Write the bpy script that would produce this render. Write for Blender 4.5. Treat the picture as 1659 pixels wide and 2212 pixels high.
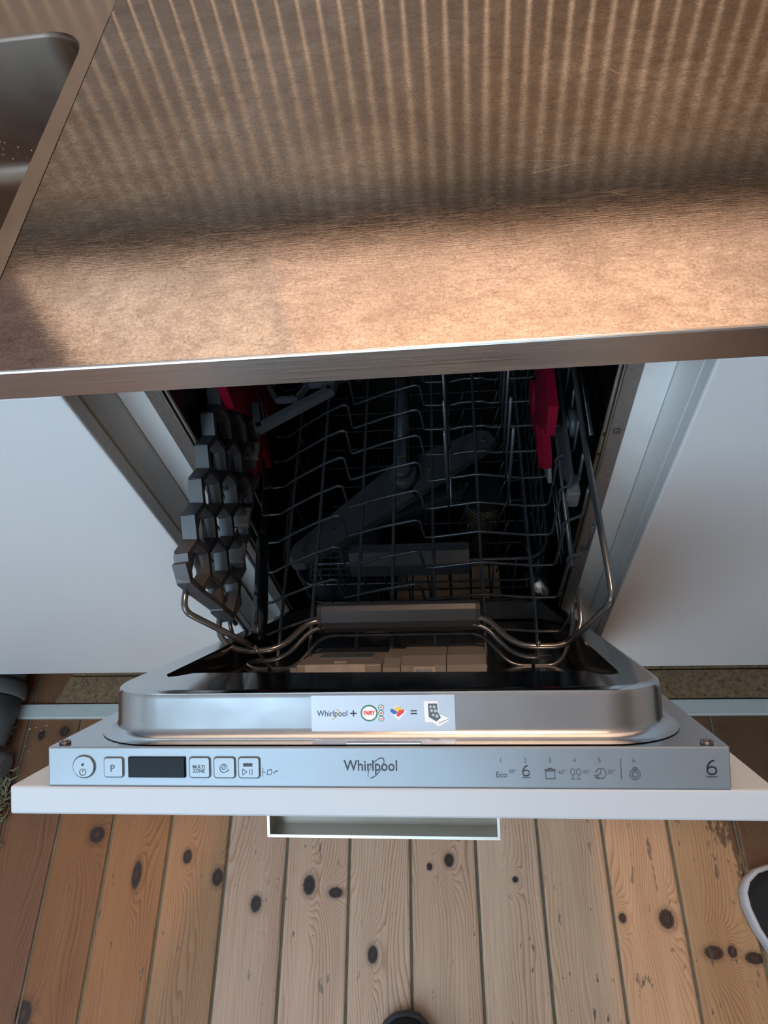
import bpy, bmesh, math, random
from math import sin, cos, pi, radians, sqrt, exp
from mathutils import Vector, Matrix

for o in list(bpy.data.objects): bpy.data.objects.remove(o)
S = bpy.context.scene
COL = S.collection
random.seed(7)

# ------------------------------------------------------------------ camera
CP = Vector((.0632, -.4222, 1.2805))
pit, rol, yaw = 1.03231651, -.218663003, .211653543
def basis():
    f = Vector((0, cos(pit), -sin(pit))); u = Vector((0, sin(pit), cos(pit))); r0 = Vector((1, 0, 0))
    R = cos(rol)*r0 + sin(rol)*u; U = -sin(rol)*r0 + cos(rol)*u
    Z = Matrix.Rotation(yaw, 3, 'Z')
    return Z @ R, Z @ U, Z @ f
R_, U_, F_ = basis()
cd = bpy.data.cameras.new('camera'); cam = bpy.data.objects.new('camera', cd); COL.objects.link(cam)
cam.matrix_world = Matrix(((R_.x, U_.x, -F_.x, CP.x), (R_.y, U_.y, -F_.y, CP.y), (R_.z, U_.z, -F_.z, CP.z), (0, 0, 0, 1)))
cd.sensor_fit = 'VERTICAL'; cd.sensor_height = 36.0; cd.lens = 36.0*1540.24/2212.0; cd.clip_start = .01; cd.clip_end = 60
S.camera = cam

# ------------------------------------------------------------------ world, lights, exposure
S.view_settings.view_transform = 'Standard'; S.view_settings.look = 'None'
S.view_settings.exposure = 0.0; S.view_settings.gamma = 1.0; S.view_settings.use_curve_mapping = False
W = bpy.data.worlds.new('world'); S.world = W; W.use_nodes = True
W.node_tree.nodes['Background'].inputs[0].default_value = (.50, .72, 1, 1)
W.node_tree.nodes['Background'].inputs[1].default_value = 1.2
def area(name, loc, target, sx, sy, power, color):
    l = bpy.data.lights.new(name, 'AREA'); l.shape = 'RECTANGLE'; l.size = sx; l.size_y = sy; l.energy = power; l.color = color
    o = bpy.data.objects.new(name, l); COL.objects.link(o); o.location = loc
    o.rotation_euler = (Vector(target)-Vector(loc)).to_track_quat('-Z', 'Y').to_euler(); return o
area('window_daylight', (-.93, -1.86, 1.72), (-.93, 0, 1.3), 2.05, 1.3, 32, (.60, .82, 1))
area('added_ceiling_fill', (-.75, -1.35, 2.50), (-.75, -1.35, 0), .58, .58, 11, (.56, .80, 1))  # unseen fill light, added to brighten the floor from above
def spot(name, loc, target, power, color, ang, blend, rad):
    l = bpy.data.lights.new(name, 'SPOT'); l.energy = power; l.color = color; l.spot_size = radians(ang); l.spot_blend = blend; l.shadow_soft_size = rad
    o = bpy.data.objects.new(name, l); COL.objects.link(o); o.location = loc
    o.rotation_euler = (Vector(target)-Vector(loc)).to_track_quat('-Z', 'Y').to_euler(); return o
LAMPS = [((-.35, -.30, 2.36), (-.30, .60, 1.62), 92), ((.75, -.30, 2.36), (.75, .60, 1.62), 72)]
LAMPS.append(((.20, .25, 2.36), (.20, -.10, 0), 64))
for i, (a, b, p) in enumerate(LAMPS): spot('lamp_light', a, b, p, (1, .63, .38), 88 if i < 2 else 120, .7, .04 if i < 2 else .08)

# ------------------------------------------------------------------ helpers
def link(o, parent=None, **kw):
    COL.objects.link(o)
    if parent is not None:
        o.parent = parent
        if parent.get('_base'): o.matrix_parent_inverse = Matrix.Translation(-Vector(parent.location))
    for k, v in kw.items(): o[k] = v
    return o
def thing(name, label, cat, loc=(0, 0, 0), group=None):
    o = bpy.data.objects.new(name, None); COL.objects.link(o); o.location = loc; o['_base'] = 1
    o.empty_display_size = .05; o['label'] = label; o['category'] = cat
    if group: o['group'] = group
    return o
class MB:
    def __init__(s): s.v = []; s.f = []; s.sm = []
    def add(s, vs, fs, smooth=False):
        n = len(s.v); s.v += [tuple(v) for v in vs]; s.f += [tuple(i+n for i in f) for f in fs]; s.sm += [smooth]*len(fs); return s
    def box(s, x0, x1, y0, y1, z0, z1, M=None, b=0.0):
        if b > 0:
            bm = bmesh.new(); bmesh.ops.create_cube(bm, size=1)
            for v in bm.verts: v.co = Vector(((x0+x1)/2+v.co.x*(x1-x0), (y0+y1)/2+v.co.y*(y1-y0), (z0+z1)/2+v.co.z*(z1-z0)))
            bmesh.ops.bevel(bm, geom=bm.edges[:], offset=b, segments=2, affect='EDGES', profile=.5)
            bm.verts.index_update(); vs = [v.co.copy() for v in bm.verts]; fs = [[v.index for v in f.verts] for f in bm.faces]; bm.free()
            if M: vs = [M @ v for v in vs]
            return s.add(vs, fs, False)
        vs = [Vector((x, y, z)) for x in (x0, x1) for y in (y0, y1) for z in (z0, z1)]
        if M: vs = [M @ v for v in vs]
        return s.add(vs, [(0, 1, 3, 2), (4, 6, 7, 5), (0, 4, 5, 1), (2, 3, 7, 6), (0, 2, 6, 4), (1, 5, 7, 3)])
    def tube(s, pts, r, n=8, closed=False, caps=True, rs=None):
        pts = [Vector(p) for p in pts]; N = len(pts); rings = []
        up = None
        for i in range(N):
            a = pts[i-1] if (i > 0 or closed) else pts[0]; c = pts[(i+1) % N] if (i < N-1 or closed) else pts[-1]
            t = (c-a)
            if t.length < 1e-9: t = Vector((0, 0, 1))
            t.normalize()
            if up is None:
                up = Vector((0, 0, 1)) if abs(t.z) < .9 else Vector((1, 0, 0))
            up = (up - t*up.dot(t))
            if up.length < 1e-6: up = t.orthogonal()
            up.normalize(); w = t.cross(up); rr = rs[i] if rs else r
            rings.append([pts[i]+rr*(cos(2*pi*k/n)*up+sin(2*pi*k/n)*w) for k in range(n)])
        vs = [v for q in rings for v in q]; fs = []
        for i in range(N if closed else N-1):
            for k in range(n):
                j = (i+1) % N
                fs.append((i*n+k, i*n+(k+1) % n, j*n+(k+1) % n, j*n+k))
        s.add(vs, fs, True)
        if caps and not closed:
            s.add(rings[0], [tuple(range(n))]); s.add(rings[-1], [tuple(reversed(range(n)))])
        return s
    def cyl(s, a, b, r, n=16, r2=None): return s.tube([a, b], r, n, rs=[r, r if r2 is None else r2])
    def prism(s, pts, d):      # planar polygon (3d pts) extruded by vector d
        n = len(pts); P = [Vector(p) for p in pts]; D = Vector(d)
        return s.add(P+[p+D for p in P], [tuple(range(n))[::-1], tuple(range(n, 2*n))]+[(i, (i+1) % n, n+(i+1) % n, n+i) for i in range(n)])
    def ball(s, c, rx, ry=None, rz=None, nu=12, nv=8):
        ry = ry or rx; rz = rz or rx; c = Vector(c); vs = []
        for i in range(nv+1):
            t = pi*i/nv
            for k in range(nu): vs.append(c+Vector((rx*sin(t)*cos(2*pi*k/nu), ry*sin(t)*sin(2*pi*k/nu), rz*cos(t))))
        return s.add(vs, [(i*nu+k, i*nu+(k+1) % nu, (i+1)*nu+(k+1) % nu, (i+1)*nu+k) for i in range(nv) for k in range(nu)], True)
    def build(s, name, mat, parent=None, **kw):
        me = bpy.data.meshes.new(name); me.from_pydata(s.v, [], s.f)
        me.polygons.foreach_set('use_smooth', s.sm); me.materials.append(mat); me.update()
        bm = bmesh.new(); bm.from_mesh(me); bmesh.ops.remove_doubles(bm, verts=bm.verts[:], dist=1e-7)
        bmesh.ops.recalc_face_normals(bm, faces=bm.faces[:]); bm.to_mesh(me); bm.free()
        return link(bpy.data.objects.new(name, me), parent, **kw)
def fillet(pts, r, n=4, closed=False):
    P = [Vector(p) for p in pts]; out = []; N = len(P)
    for i in range(N):
        if not closed and (i == 0 or i == N-1): out.append(P[i]); continue
        a, b, c = P[i-1], P[i], P[(i+1) % N]
        d1 = (a-b); d2 = (c-b); l = min(r, d1.length*.48, d2.length*.48)
        p = b+d1.normalized()*l; q = b+d2.normalized()*l
        for k in range(n+1):
            t = k/n; out.append((1-t)**2*p+2*t*(1-t)*b+t*t*q)
    return out
def rrect(x0, x1, y0, y1, r, n=6):
    o = []
    for cx, cy, a0 in ((x1-r, y1-r, 0), (x0+r, y1-r, pi/2), (x0+r, y0+r, pi), (x1-r, y0+r, 1.5*pi)):
        for k in range(n+1):
            a = a0+pi/2*k/n; o.append((cx+r*cos(a), cy+r*sin(a)))
    return o

# ------------------------------------------------------------------ materials
class NT:
    def __init__(s, name):
        s.m = bpy.data.materials.new(name); s.m.use_nodes = True; s.t = s.m.node_tree; s.b = s.t.nodes['Principled BSDF']
    def n(s, typ, **kw):
        q = s.t.nodes.new(typ)
        for k, v in kw.items():
            if k.startswith('i_'): q.inputs[k[2:].replace('_', ' ')].default_value = v
            else: setattr(q, k, v)
        return q
    def l(s, a, b): s.t.links.new(a, b)
    def math(s, op, a, b=None, c=None):
        q = s.n('ShaderNodeMath', operation=op)
        for i, v in enumerate((a, b, c)):
            if v is None: continue
            if isinstance(v, (int, float)): q.inputs[i].default_value = v
            else: s.l(v, q.inputs[i])
        return q.outputs[0]
    def vmath(s, op, a, b=None):
        q = s.n('ShaderNodeVectorMath', operation=op)
        for i, v in enumerate((a, b)):
            if v is None: continue
            if isinstance(v, (tuple, list)): q.inputs[i].default_value = v
            else: s.l(v, q.inputs[i])
        return q
    def noise(s, vec, scale, detail=3, rough=.5, sc=(1, 1, 1)):
        v = s.vmath('MULTIPLY', vec, sc).outputs[0]
        q = s.n('ShaderNodeTexNoise'); q.inputs['Scale'].default_value = scale; q.inputs['Detail'].default_value = detail; q.inputs['Roughness'].default_value = rough
        s.l(v, q.inputs['Vector']); return q.outputs['Fac']
    def ramp(s, fac, stops):
        q = s.n('ShaderNodeValToRGB'); s.l(fac, q.inputs[0]); e = q.color_ramp.elements
        while len(e) < len(stops): e.new(.5)
        for i, (p, c) in enumerate(stops): e[i].position = p; e[i].color = (c[0], c[1], c[2], 1) if isinstance(c, (tuple, list)) else (c, c, c, 1)
        return q.outputs[0]
    def mix(s, fac, a, b, mode='MIX'):
        q = s.n('ShaderNodeMix', data_type='RGBA', blend_type=mode)
        for i, v in ((0, fac), (6, a), (7, b)):
            if isinstance(v, (int, float)): q.inputs[i].default_value = v
            elif isinstance(v, (tuple, list)): q.inputs[i].default_value = (v[0], v[1], v[2], 1)
            else: s.l(v, q.inputs[i])
        return q.outputs[2]
    def pos(s): return s.n('ShaderNodeNewGeometry').outputs['Position']
    def set(s, k, v):
        if isinstance(v, (int, float)): s.b.inputs[k].default_value = v
        elif isinstance(v, (tuple, list)): s.b.inputs[k].default_value = (v[0], v[1], v[2], 1)
        else: s.l(v, s.b.inputs[k])
    def bump(s, h, strength, dist):
        q = s.n('ShaderNodeBump'); q.inputs['Strength'].default_value = strength; q.inputs['Distance'].default_value = dist
        s.l(h, q.inputs['Height']); s.l(q.outputs[0], s.b.inputs['Normal'])
def simple(name, col, rough=.5, metal=0, nz=.06, nscale=40, bump=0, coat=0):
    t = NT(name); p = t.pos(); f = t.noise(p, nscale, 4)
    t.set('Base Color', t.mix(f, [c*(1-nz) for c in col], [min(1, c*(1+nz)) for c in col]))
    t.set('Metallic', metal); t.set('Roughness', t.math('MULTIPLY_ADD', f, .12, rough-.06)); t.set('Coat Weight', coat)
    if bump: t.bump(t.noise(p, nscale*12, 2), bump, .001)
    return t.m
def make_worktop():
    t = NT('worn_brushed_steel'); p = t.pos()
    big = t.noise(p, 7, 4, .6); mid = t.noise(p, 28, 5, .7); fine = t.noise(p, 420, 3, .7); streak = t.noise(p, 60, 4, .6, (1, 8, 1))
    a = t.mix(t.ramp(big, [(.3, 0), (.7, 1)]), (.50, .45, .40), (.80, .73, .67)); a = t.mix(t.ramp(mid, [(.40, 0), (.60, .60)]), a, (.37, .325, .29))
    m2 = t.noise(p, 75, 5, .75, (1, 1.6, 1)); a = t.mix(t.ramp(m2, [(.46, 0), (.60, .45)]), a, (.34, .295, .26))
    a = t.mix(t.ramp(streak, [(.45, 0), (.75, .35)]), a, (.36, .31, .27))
    # short curved dark hair scratches and fine light ones
    def scratches(scale, warp, rot, thr, dens):
        w = t.n('ShaderNodeTexNoise'); w.inputs['Scale'].default_value = scale*.35; t.l(p, w.inputs['Vector'])
        wv = t.vmath('MULTIPLY', w.outputs['Color'], (warp, warp, 0)).outputs[0]
        mp = t.n('ShaderNodeMapping'); mp.inputs['Rotation'].default_value = (0, 0, rot); t.l(t.vmath('ADD', p, wv).outputs[0], mp.inputs[0])
        v = t.n('ShaderNodeTexVoronoi', feature='DISTANCE_TO_EDGE'); v.inputs['Scale'].default_value = scale; t.l(mp.outputs[0], v.inputs['Vector'])
        line = t.math('LESS_THAN', v.outputs['Distance'], thr)
        gate = t.ramp(t.noise(p, scale*.9, 2), [(dens-.07, 0), (dens-.02, 1)])
        return t.math('MULTIPLY', line, gate)
    d1 = scratches(95, .05, .3, .014, .56); d2 = scratches(60, .09, 1.1, .010, .58); d3 = scratches(150, .03, 2.1, .02, .6)
    lt = t.n('ShaderNodeTexVoronoi', feature='DISTANCE_TO_EDGE'); lt.inputs['Scale'].default_value = 9
    mp = t.n('ShaderNodeMapping'); mp.inputs['Rotation'].default_value = (0, 0, -.25); mp.inputs['Scale'].default_value = (1, 6, 1); t.l(p, mp.inputs[0]); t.l(mp.outputs[0], lt.inputs['Vector'])
    ls = t.math('MULTIPLY', t.math('LESS_THAN', lt.outputs['Distance'], .0035), t.ramp(t.noise(p, 14, 3), [(.57, 0), (.65, .6)]))
    dk = t.math('MAXIMUM', t.math('MAXIMUM', d1, d2), d3)
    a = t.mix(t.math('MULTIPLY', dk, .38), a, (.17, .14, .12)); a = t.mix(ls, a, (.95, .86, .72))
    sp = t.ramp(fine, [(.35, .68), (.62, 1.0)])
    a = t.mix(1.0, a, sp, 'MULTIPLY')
    t.set('Base Color', a); t.set('Metallic', 1.0)
    r = t.math('MULTIPLY_ADD', mid, .04, .035); r = t.math('MULTIPLY_ADD', ls, .3, r)
    t.set('Roughness', r)
    t.bump(t.noise(p, 1, 3, .6, (22, 1200, 1)), .20, .00018); return t.m
M = {}
M['worktop'] = make_worktop()
def make_steel(name, col, r0, sc, bumpy=0):
    t = NT(name); p = t.pos(); f = t.noise(p, 30, 4, .6, sc)
    t.set('Base Color', t.mix(f, [c*.85 for c in col], col)); t.set('Metallic', 1); t.set('Roughness', t.math('MULTIPLY_ADD', f, .1, r0))
    if bumpy: t.bump(t.noise(p, 500, 2), bumpy, .0005)
    return t.m
def make_edge():
    t = NT('brushed_steel_edge'); p = t.pos(); t.set('Base Color', t.mix(t.noise(p, 1, 3, .6, (3, 3, 500)), (.72, .70, .68), (.90, .88, .86))); t.set('Metallic', 1); t.set('Roughness', .28)
    t.bump(t.noise(p, 1, 3, .6, (1.5, 1.5, 2600)), .5, .0004); return t.m
M['edge'] = make_edge()
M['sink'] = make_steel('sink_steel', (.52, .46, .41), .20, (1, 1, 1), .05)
M['liner'] = make_steel('door_liner_steel', (.60, .61, .62), .06, (1, 1, 1))
M['liner_side'] = make_steel('door_liner_satin_steel', (.62, .66, .70), .15, (1, 1, 3))
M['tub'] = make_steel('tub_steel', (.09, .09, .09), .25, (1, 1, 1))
M['warm_reflection'] = simple('tub_floor_warm_reflection', (.95, .62, .38), .35, .15)  # base colour carries a painted warm reflection on plain steel
M['wire'] = simple('grey_nylon_wire', (.060, .067, .078), .28, .3, coat=.3)
M['bright_wire'] = simple('thick_steel_grey_wire', (.15, .15, .155), .22, .7)
M['plastic'] = simple('dark_grey_plastic', (.052, .055, .062), .42, bump=.03)
M['mat'] = simple('grey_rubber_plastic', (.062, .062, .068), .34)
M['clear'] = simple('smoky_translucent_plastic', (.16, .16, .165), .25)
M['black'] = simple('black_gloss_plastic', (.008, .009, .011), .14)
M['blackmat'] = simple('black_matt', (.012, .012, .013), .6)
M['red'] = simple('red_plastic', (.24, .004, .025), .35)
M['disp'] = simple('grey_dispenser_plastic', (.20, .185, .175), .45, nz=.15, nscale=60)
M['disp2'] = simple('pale_worn_plastic', (.34, .31, .29), .5, nz=.3, nscale=120)
M['console'] = simple('silver_painted_console', (.27, .31, .345), .34, .5, nz=.02)
M['button'] = simple('silver_button', (.26, .295, .325), .26, .5, nz=.02)
M['white'] = simple('white_lacquer', (.50, .55, .595), .30, nz=.015, nscale=6)
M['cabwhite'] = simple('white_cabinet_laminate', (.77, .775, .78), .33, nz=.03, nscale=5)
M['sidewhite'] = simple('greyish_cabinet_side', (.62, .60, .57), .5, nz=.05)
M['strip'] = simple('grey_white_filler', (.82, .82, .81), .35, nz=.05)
M['rawedge'] = simple('beige_edging', (.45, .36, .24), .6)
M['batten'] = simple('off_white_batten', (.50, .54, .52), .5)
M['rubber'] = simple('dark_grey_rubber', (.06, .06, .065), .6)
M['gasket'] = simple('brown_gasket', (.10, .075, .05), .3)
M['ink'] = simple('dark_print', (.03, .035, .045), .5)
M['ink2'] = simple('grey_print', (.085, .10, .12), .5)
M['label'] = simple('sticker_silver_film', (.46, .52, .60), .35, .25, nz=.04)
M['p_white'] = simple('print_white', (.85, .86, .86), .5); M['p_red'] = simple('print_red', (.75, .04, .05), .5)
M['p_green'] = simple('print_green', (.03, .25, .12), .5); M['p_blue'] = simple('print_blue', (.03, .12, .5), .5)
M['p_yellow'] = simple('print_yellow', (.75, .6, .08), .5); M['p_slate'] = simple('print_slate', (.08, .12, .14), .5)
M['pipe'] = simple('grey_pipe_plastic', (.10, .105, .11), .45); M['fluff'] = simple('yellowish_fibre', (.22, .20, .12), .9, nz=.4, nscale=90)
M['canvas'] = simple('black_canvas', (.014, .015, .017), .85, nz=.3, nscale=300, bump=.4)
M['sole'] = simple('white_rubber_sole', (.55, .57, .62), .55, nz=.12, nscale=40)
M['wall'] = simple('pale_wall_paint', (.80, .76, .70), .7, nz=.04, nscale=3)
M['ceil'] = simple('white_ceiling', (.8, .8, .79), .8, nz=.02, nscale=3)
M['grout'] = simple('light_grout', (.85, .76, .62), .8)
M['tile'] = simple('brown_glazed_tile', (.20, .16, .12), .3, nz=.3, nscale=38)
M['shelf'] = simple('shelf_wood', (.26, .20, .16), .5)
M['wallcab'] = simple('slate_cabinet_paint', (.17, .18, .24), .5)
M['blade'] = make_steel('knife_steel', (.75, .74, .70), .18, (1, 1, 1))
def make_galv():
    t = NT('galvanised_flange'); p = t.pos(); f = t.noise(p, 330, 3, .6); g = t.noise(p, 900, 2)
    t.set('Base Color', t.mix(f, (.22, .20, .19), (.44, .42, .40))); t.set('Metallic', .7); t.set('Roughness', .38); t.bump(t.math('ADD', f, t.math('MULTIPLY', g, .5)), .45, .0015); return t.m
M['galv'] = make_galv()
def make_chip():
    t = NT('brown_chipboard'); p = t.pos(); f = t.noise(p, 160, 5, .75); g = t.noise(p, 700, 2)
    a = t.ramp(f, [(.30, (.05, .03, .015)), (.45, (.20, .125, .065)), (.7, (.34, .22, .12))]); t.set('Base Color', t.mix(t.ramp(g, [(.60, 0), (.68, .6)]), a, (.04, .02, .01)))
    t.set('Roughness', .9); t.bump(f, .3, .001); return t.m
M['chip'] = make_chip()
# pine floor: grain lines run along the planks and flow round the knots
KNOTS = [(-.4144, -.3297, 7, 10), (-.3579, -.3599, 8, 12), (-.2033, -.3686, 9, 13), (-.1594, -.3784, 10, 7), (-.2886, -.3967, 8, 11), (-.5814, -.2982, 12, 12),
         (-.0968, -.4615, 7, 11), (.0233, -.3288, 7, 9), (-.0082, -.3387, 4, 5), (.1269, -.3549, 4, 4), (.2847, -.4042, 5, 6), (.3493, -.404, 10, 12),
         (.4093, -.4459, 12, 8), (.4358, -.444, 6, 7), (.4652, -.4513, 12, 7), (-.6421, -.5542, 12, 16), (-.4978, -.3589, 7, 19), (-.7304, -.1297, 6, 8), (-.6864, -.1231, 9, 8)]
def make_pine():
    t = NT('worn_pine_planks'); p = t.pos()
    oi = t.n('ShaderNodeObjectInfo'); rnd = oi.outputs['Random']; oc = oi.outputs['Color']
    mp = t.n('ShaderNodeMapping'); mp.inputs['Rotation'].default_value = (0, 0, -.0177); t.l(p, mp.inputs[0]); q = mp.outputs[0]
    sep = t.n('ShaderNodeSeparateXYZ'); t.l(q, sep.inputs[0])
    off = t.n('ShaderNodeCombineXYZ'); t.l(t.math('MULTIPLY', rnd, 37), off.inputs[1]); t.l(t.math('MULTIPLY', rnd, 11), off.inputs[2])
    qo = t.vmath('ADD', q, off.outputs[0]).outputs[0]
    warp = t.noise(qo, 16, 2, .4, (1, .17, 1)); wob = t.noise(qo, 30, 2, .5, (1.6, .3, 1))
    ph = t.math('MULTIPLY', sep.outputs[0], 190)
    ph = t.math('ADD', ph, t.math('MULTIPLY', warp, 13)); ph = t.math('ADD', ph, t.math('MULTIPLY', wob, 1.6))
    kd = None; halo = None
    for (x, y, a, b) in KNOTS:
        a *= .001; b *= .001
        d = t.vmath('MULTIPLY', t.vmath('SUBTRACT', p, (x, y, 0)).outputs[0], (1/a, 1/b, 0)).outputs[0]
        ln = t.vmath('LENGTH', d).outputs['Value']
        d2 = t.vmath('LENGTH', t.vmath('MULTIPLY', d, (.55, .28, 0)).outputs[0]).outputs['Value']
        g = t.math('DIVIDE', 6.0, t.math('ADD', 1, t.math('MULTIPLY', d2, t.math('MULTIPLY', d2, d2))))
        ph = t.math('ADD', ph, g)
        kd = ln if kd is None else t.math('MINIMUM', kd, ln)
    fr = t.math('FRACT', ph)
    ring = t.ramp(fr, [(0, .10), (.55, .35), (.86, 1), (.93, .95), (1.0, .1)])
    contrast = t.ramp(t.noise(qo, 9, 2, .5, (2.2, .25, 1)), [(.35, .15), (.65, .8)])
    fine = t.noise(qo, 260, 3, .6, (1, .03, 1))
    tone = t.noise(qo, 12, 2, .5, (2, .2, 1))
    base = t.mix(tone, t.mix(1, oc, (.86, .84, .82), 'MULTIPLY'), t.mix(1, oc, (1.12, 1.10, 1.08), 'MULTIPLY'))
    c = t.mix(t.math('MULTIPLY', ring, t.math('MULTIPLY', contrast, .95)), base, t.mix(1, oc, (.50, .31, .19), 'MULTIPLY'))
    c = t.mix(t.ramp(fine, [(.3, .28), (.6, 0)]), c, t.mix(1, oc, (.5, .42, .36), 'MULTIPLY'))
    kn = t.noise(p, 300, 3)
    kdn = t.math('ADD', kd, t.math('MULTIPLY', t.math('SUBTRACT', kn, .5), .42))
    c = t.mix(t.ramp(kdn, [(.0, .0), (1, 0)]), c, (0, 0, 0))
    c = t.mix(t.ramp(t.math('MULTIPLY', kdn, .5), [(.30, 1), (.50, .95), (.60, .35), (.95, 0)]), c, t.mix(t.ramp(t.math('MULTIPLY', kdn, .5), [(.1, 0), (.3, 1)]), (.060, .026, .014), (.024, .010, .007)))
    # dents, dark nicks
    n1 = t.noise(qo, 85, 3, .6, (1, .3, 1)); n2 = t.noise(q, 5, 2)
    px = t.n('ShaderNodeSeparateXYZ'); t.l(p, px.inputs[0]); n1 = t.math('ADD', n1, t.math('MULTIPLY', t.math('MAXIMUM', t.math('SUBTRACT', px.outputs[0], .05), 0), .10))
    c = t.mix(t.math('MULTIPLY', t.ramp(n1, [(.675, 0), (.70, 1)]), t.ramp(n2, [(.3, .25), (.6, .85)])), c, (.075, .07, .065))
    n3 = t.noise(p, 210, 2, .5, (1, .8, 1)); c = t.mix(t.ramp(n3, [(.735, 0), (.75, .7)]), c, (.05, .045, .04))
    # old dark varnish left on the right-hand plank
    sx = t.n('ShaderNodeSeparateXYZ'); t.l(p, sx.inputs[0])
    vn = t.noise(p, 60, 4, .7, (1, .25, 1))
    vm = t.math('ADD', t.math('MULTIPLY', t.math('SUBTRACT', sx.outputs[0], .452), 14), t.math('MULTIPLY', t.math('ADD', sx.outputs[1], .375), 5))
    vm = t.math('ADD', vm, t.math('MULTIPLY', t.math('SUBTRACT', vn, .5), 2.6))
    c = t.mix(t.ramp(vm, [(.35, 0), (.5, .85)]), c, (.075, .035, .018))
    t.set('Base Color', c); t.set('Roughness', t.math('MULTIPLY_ADD', fine, .2, .42))
    h = t.math('SUBTRACT', t.math('MULTIPLY', fine, .4), t.math('MULTIPLY', ring, .25)); t.bump(h, .25, .0012)
    return t.m
M['pine'] = make_pine()
M['gap'] = simple('old_gap_filler', (.15, .14, .10), .9, nz=.4, nscale=60)

# ------------------------------------------------------------------ room
def struct(name, mb, mat, parent=None): return mb.build(name, mat, parent, **({'kind': 'structure'} if parent is None else {}))
XL, XR, YB, YF, ZC = -2.3, 2.3, .62, -1.80, 2.45
floor = struct('floor', MB().box(XL, XR, YF, YB, -.06, -.0035), M['gap'])
ca, sa = cos(.0177), sin(.0177)
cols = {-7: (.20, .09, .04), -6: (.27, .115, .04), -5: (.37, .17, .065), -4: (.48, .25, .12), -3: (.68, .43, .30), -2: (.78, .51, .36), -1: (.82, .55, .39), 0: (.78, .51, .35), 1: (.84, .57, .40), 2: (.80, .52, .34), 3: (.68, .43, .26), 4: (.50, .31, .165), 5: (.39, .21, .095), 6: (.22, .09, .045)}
edges = {-6: -.6515, -5: -.5522, -4: -.4467, -3: -.3423, -2: -.2405, -1: -.1352, 0: -.0352, 1: .0712, 2: .1716, 3: .2745, 4: .3779}
def edge_x(k):
    if k in edges: return edges[k]
    return -.6515+.103*(k+6) if k < -6 else .3779+.103*(k-4)
def plank_mesh(w):
    L = 2.40; b = .0022
    prof = [(0.0, -.006), (0.0, -b), (b*.6, -b*.3), (b*1.8, 0), (w-b*1.8, 0), (w-b*.6, -b*.3), (w, -b), (w, -.006)]
    return prof, L
Ms = Matrix(((ca, -sa, 0, 0), (sa, ca, 0, 0), (0, 0, 1, 0), (0, 0, 0, 1)))
for k in range(-21, 21):
    x0 = edge_x(k)+.0021; x1 = edge_x(k+1)-.0021
    prof, L = plank_mesh(x1-x0)
    mb = MB(); off = Vector((x0, -.55, 0)); dirv = Vector((-.0177, 1, 0)).normalized()
    pts = []
    for yy in (YF+.02, YB-.02):
        pts.append([off+dirv*(yy+.55)+Vector((px, 0, pz)) for px, pz in prof])
    n = len(prof)
    for a in pts:
        for v in a: v.x = max(XL, min(XR, v.x))
    mb.add(pts[0]+pts[1], [(i, i+1, n+i+1, n+i) for i in range(n-1)]+[tuple(range(n))[::-1], tuple(range(n, 2*n))])
    o = mb.build('plank', M['pine'], floor)
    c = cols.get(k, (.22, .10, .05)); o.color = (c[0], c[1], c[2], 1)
wb = struct('wall_back', MB().box(XL, XR, YB, YB+.1, 0, ZC), M['wall'])
struct('wall_left', MB().box(XL-.1, XL, YF, YB, 0, ZC), M['wall'])
struct('wall_right', MB().box(XR, XR+.1, YF, YB, 0, ZC), M['wall'])
WX0, WX1, WZ0, WZ1 = -2.0, .15, 1.05, 2.38
struct('wall_front', MB().box(XL, WX0, YF-.1, YF, 0, ZC).box(WX1, XR, YF-.1, YF, 0, ZC).box(WX0, WX1, YF-.1, YF, 0, WZ0).box(WX0, WX1, YF-.1, YF, WZ1, ZC), M['wall'])
struct('ceiling', MB().box(XL, -1.06, YF, YB, ZC, ZC+.1).box(-.44, XR, YF, YB, ZC, ZC+.1).box(-1.06, -.44, YF, -1.66, ZC, ZC+.1).box(-1.06, -.44, -1.04, YB, ZC, ZC+.1), M['ceil'])
fr2 = MB()
for a, b in ((-1.06, -1.035), (-.465, -.44)): fr2.box(a, b, -1.66, -1.04, ZC+.06, ZC+.10)
for a, b in ((-1.66, -1.635), (-1.065, -1.04)): fr2.box(-1.035, -.465, a, b, ZC+.06, ZC+.10)
skylight_fill = struct('added_skylight', fr2, M['white'])  # roof opening added only to house the bluish ceiling fill
fr = MB()
for a, b in ((WX0, WX0+.05), (WX1-.05, WX1), (-1.075, -1.025)): fr.box(a, b, YF-.085, YF-.04, WZ0, WZ1)
for a, b in ((WZ0, WZ0+.05), (WZ1-.05, WZ1)): fr.box(WX0, WX1, YF-.085, YF-.04, a, b)
win = struct('window_1', fr, M['white'])
gl = bpy.data.materials.new('window_glass'); gl.use_nodes = True; gb = gl.node_tree.nodes['Principled BSDF']; gb.inputs['Transmission Weight'].default_value = 1; gb.inputs['Roughness'].default_value = 0; gb.inputs['IOR'].default_value = 1.1
MB().box(-1.035, -.465, -1.635, -1.065, ZC+.075, ZC+.079).build('pane', gl, skylight_fill)
MB().box(WX0+.05, WX1-.05, YF-.075, YF-.071, WZ0+.05, WZ1-.05).build('pane', gl, win)
MB().box(-.265, 2.0, YB-.02, YB, 1.345, 2.35).build('added_tint_panel', simple('off_white_panel', (.78, .68, .62), .5), wb)  # unseen panel added to tint the worktop reflection pinkish
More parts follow.
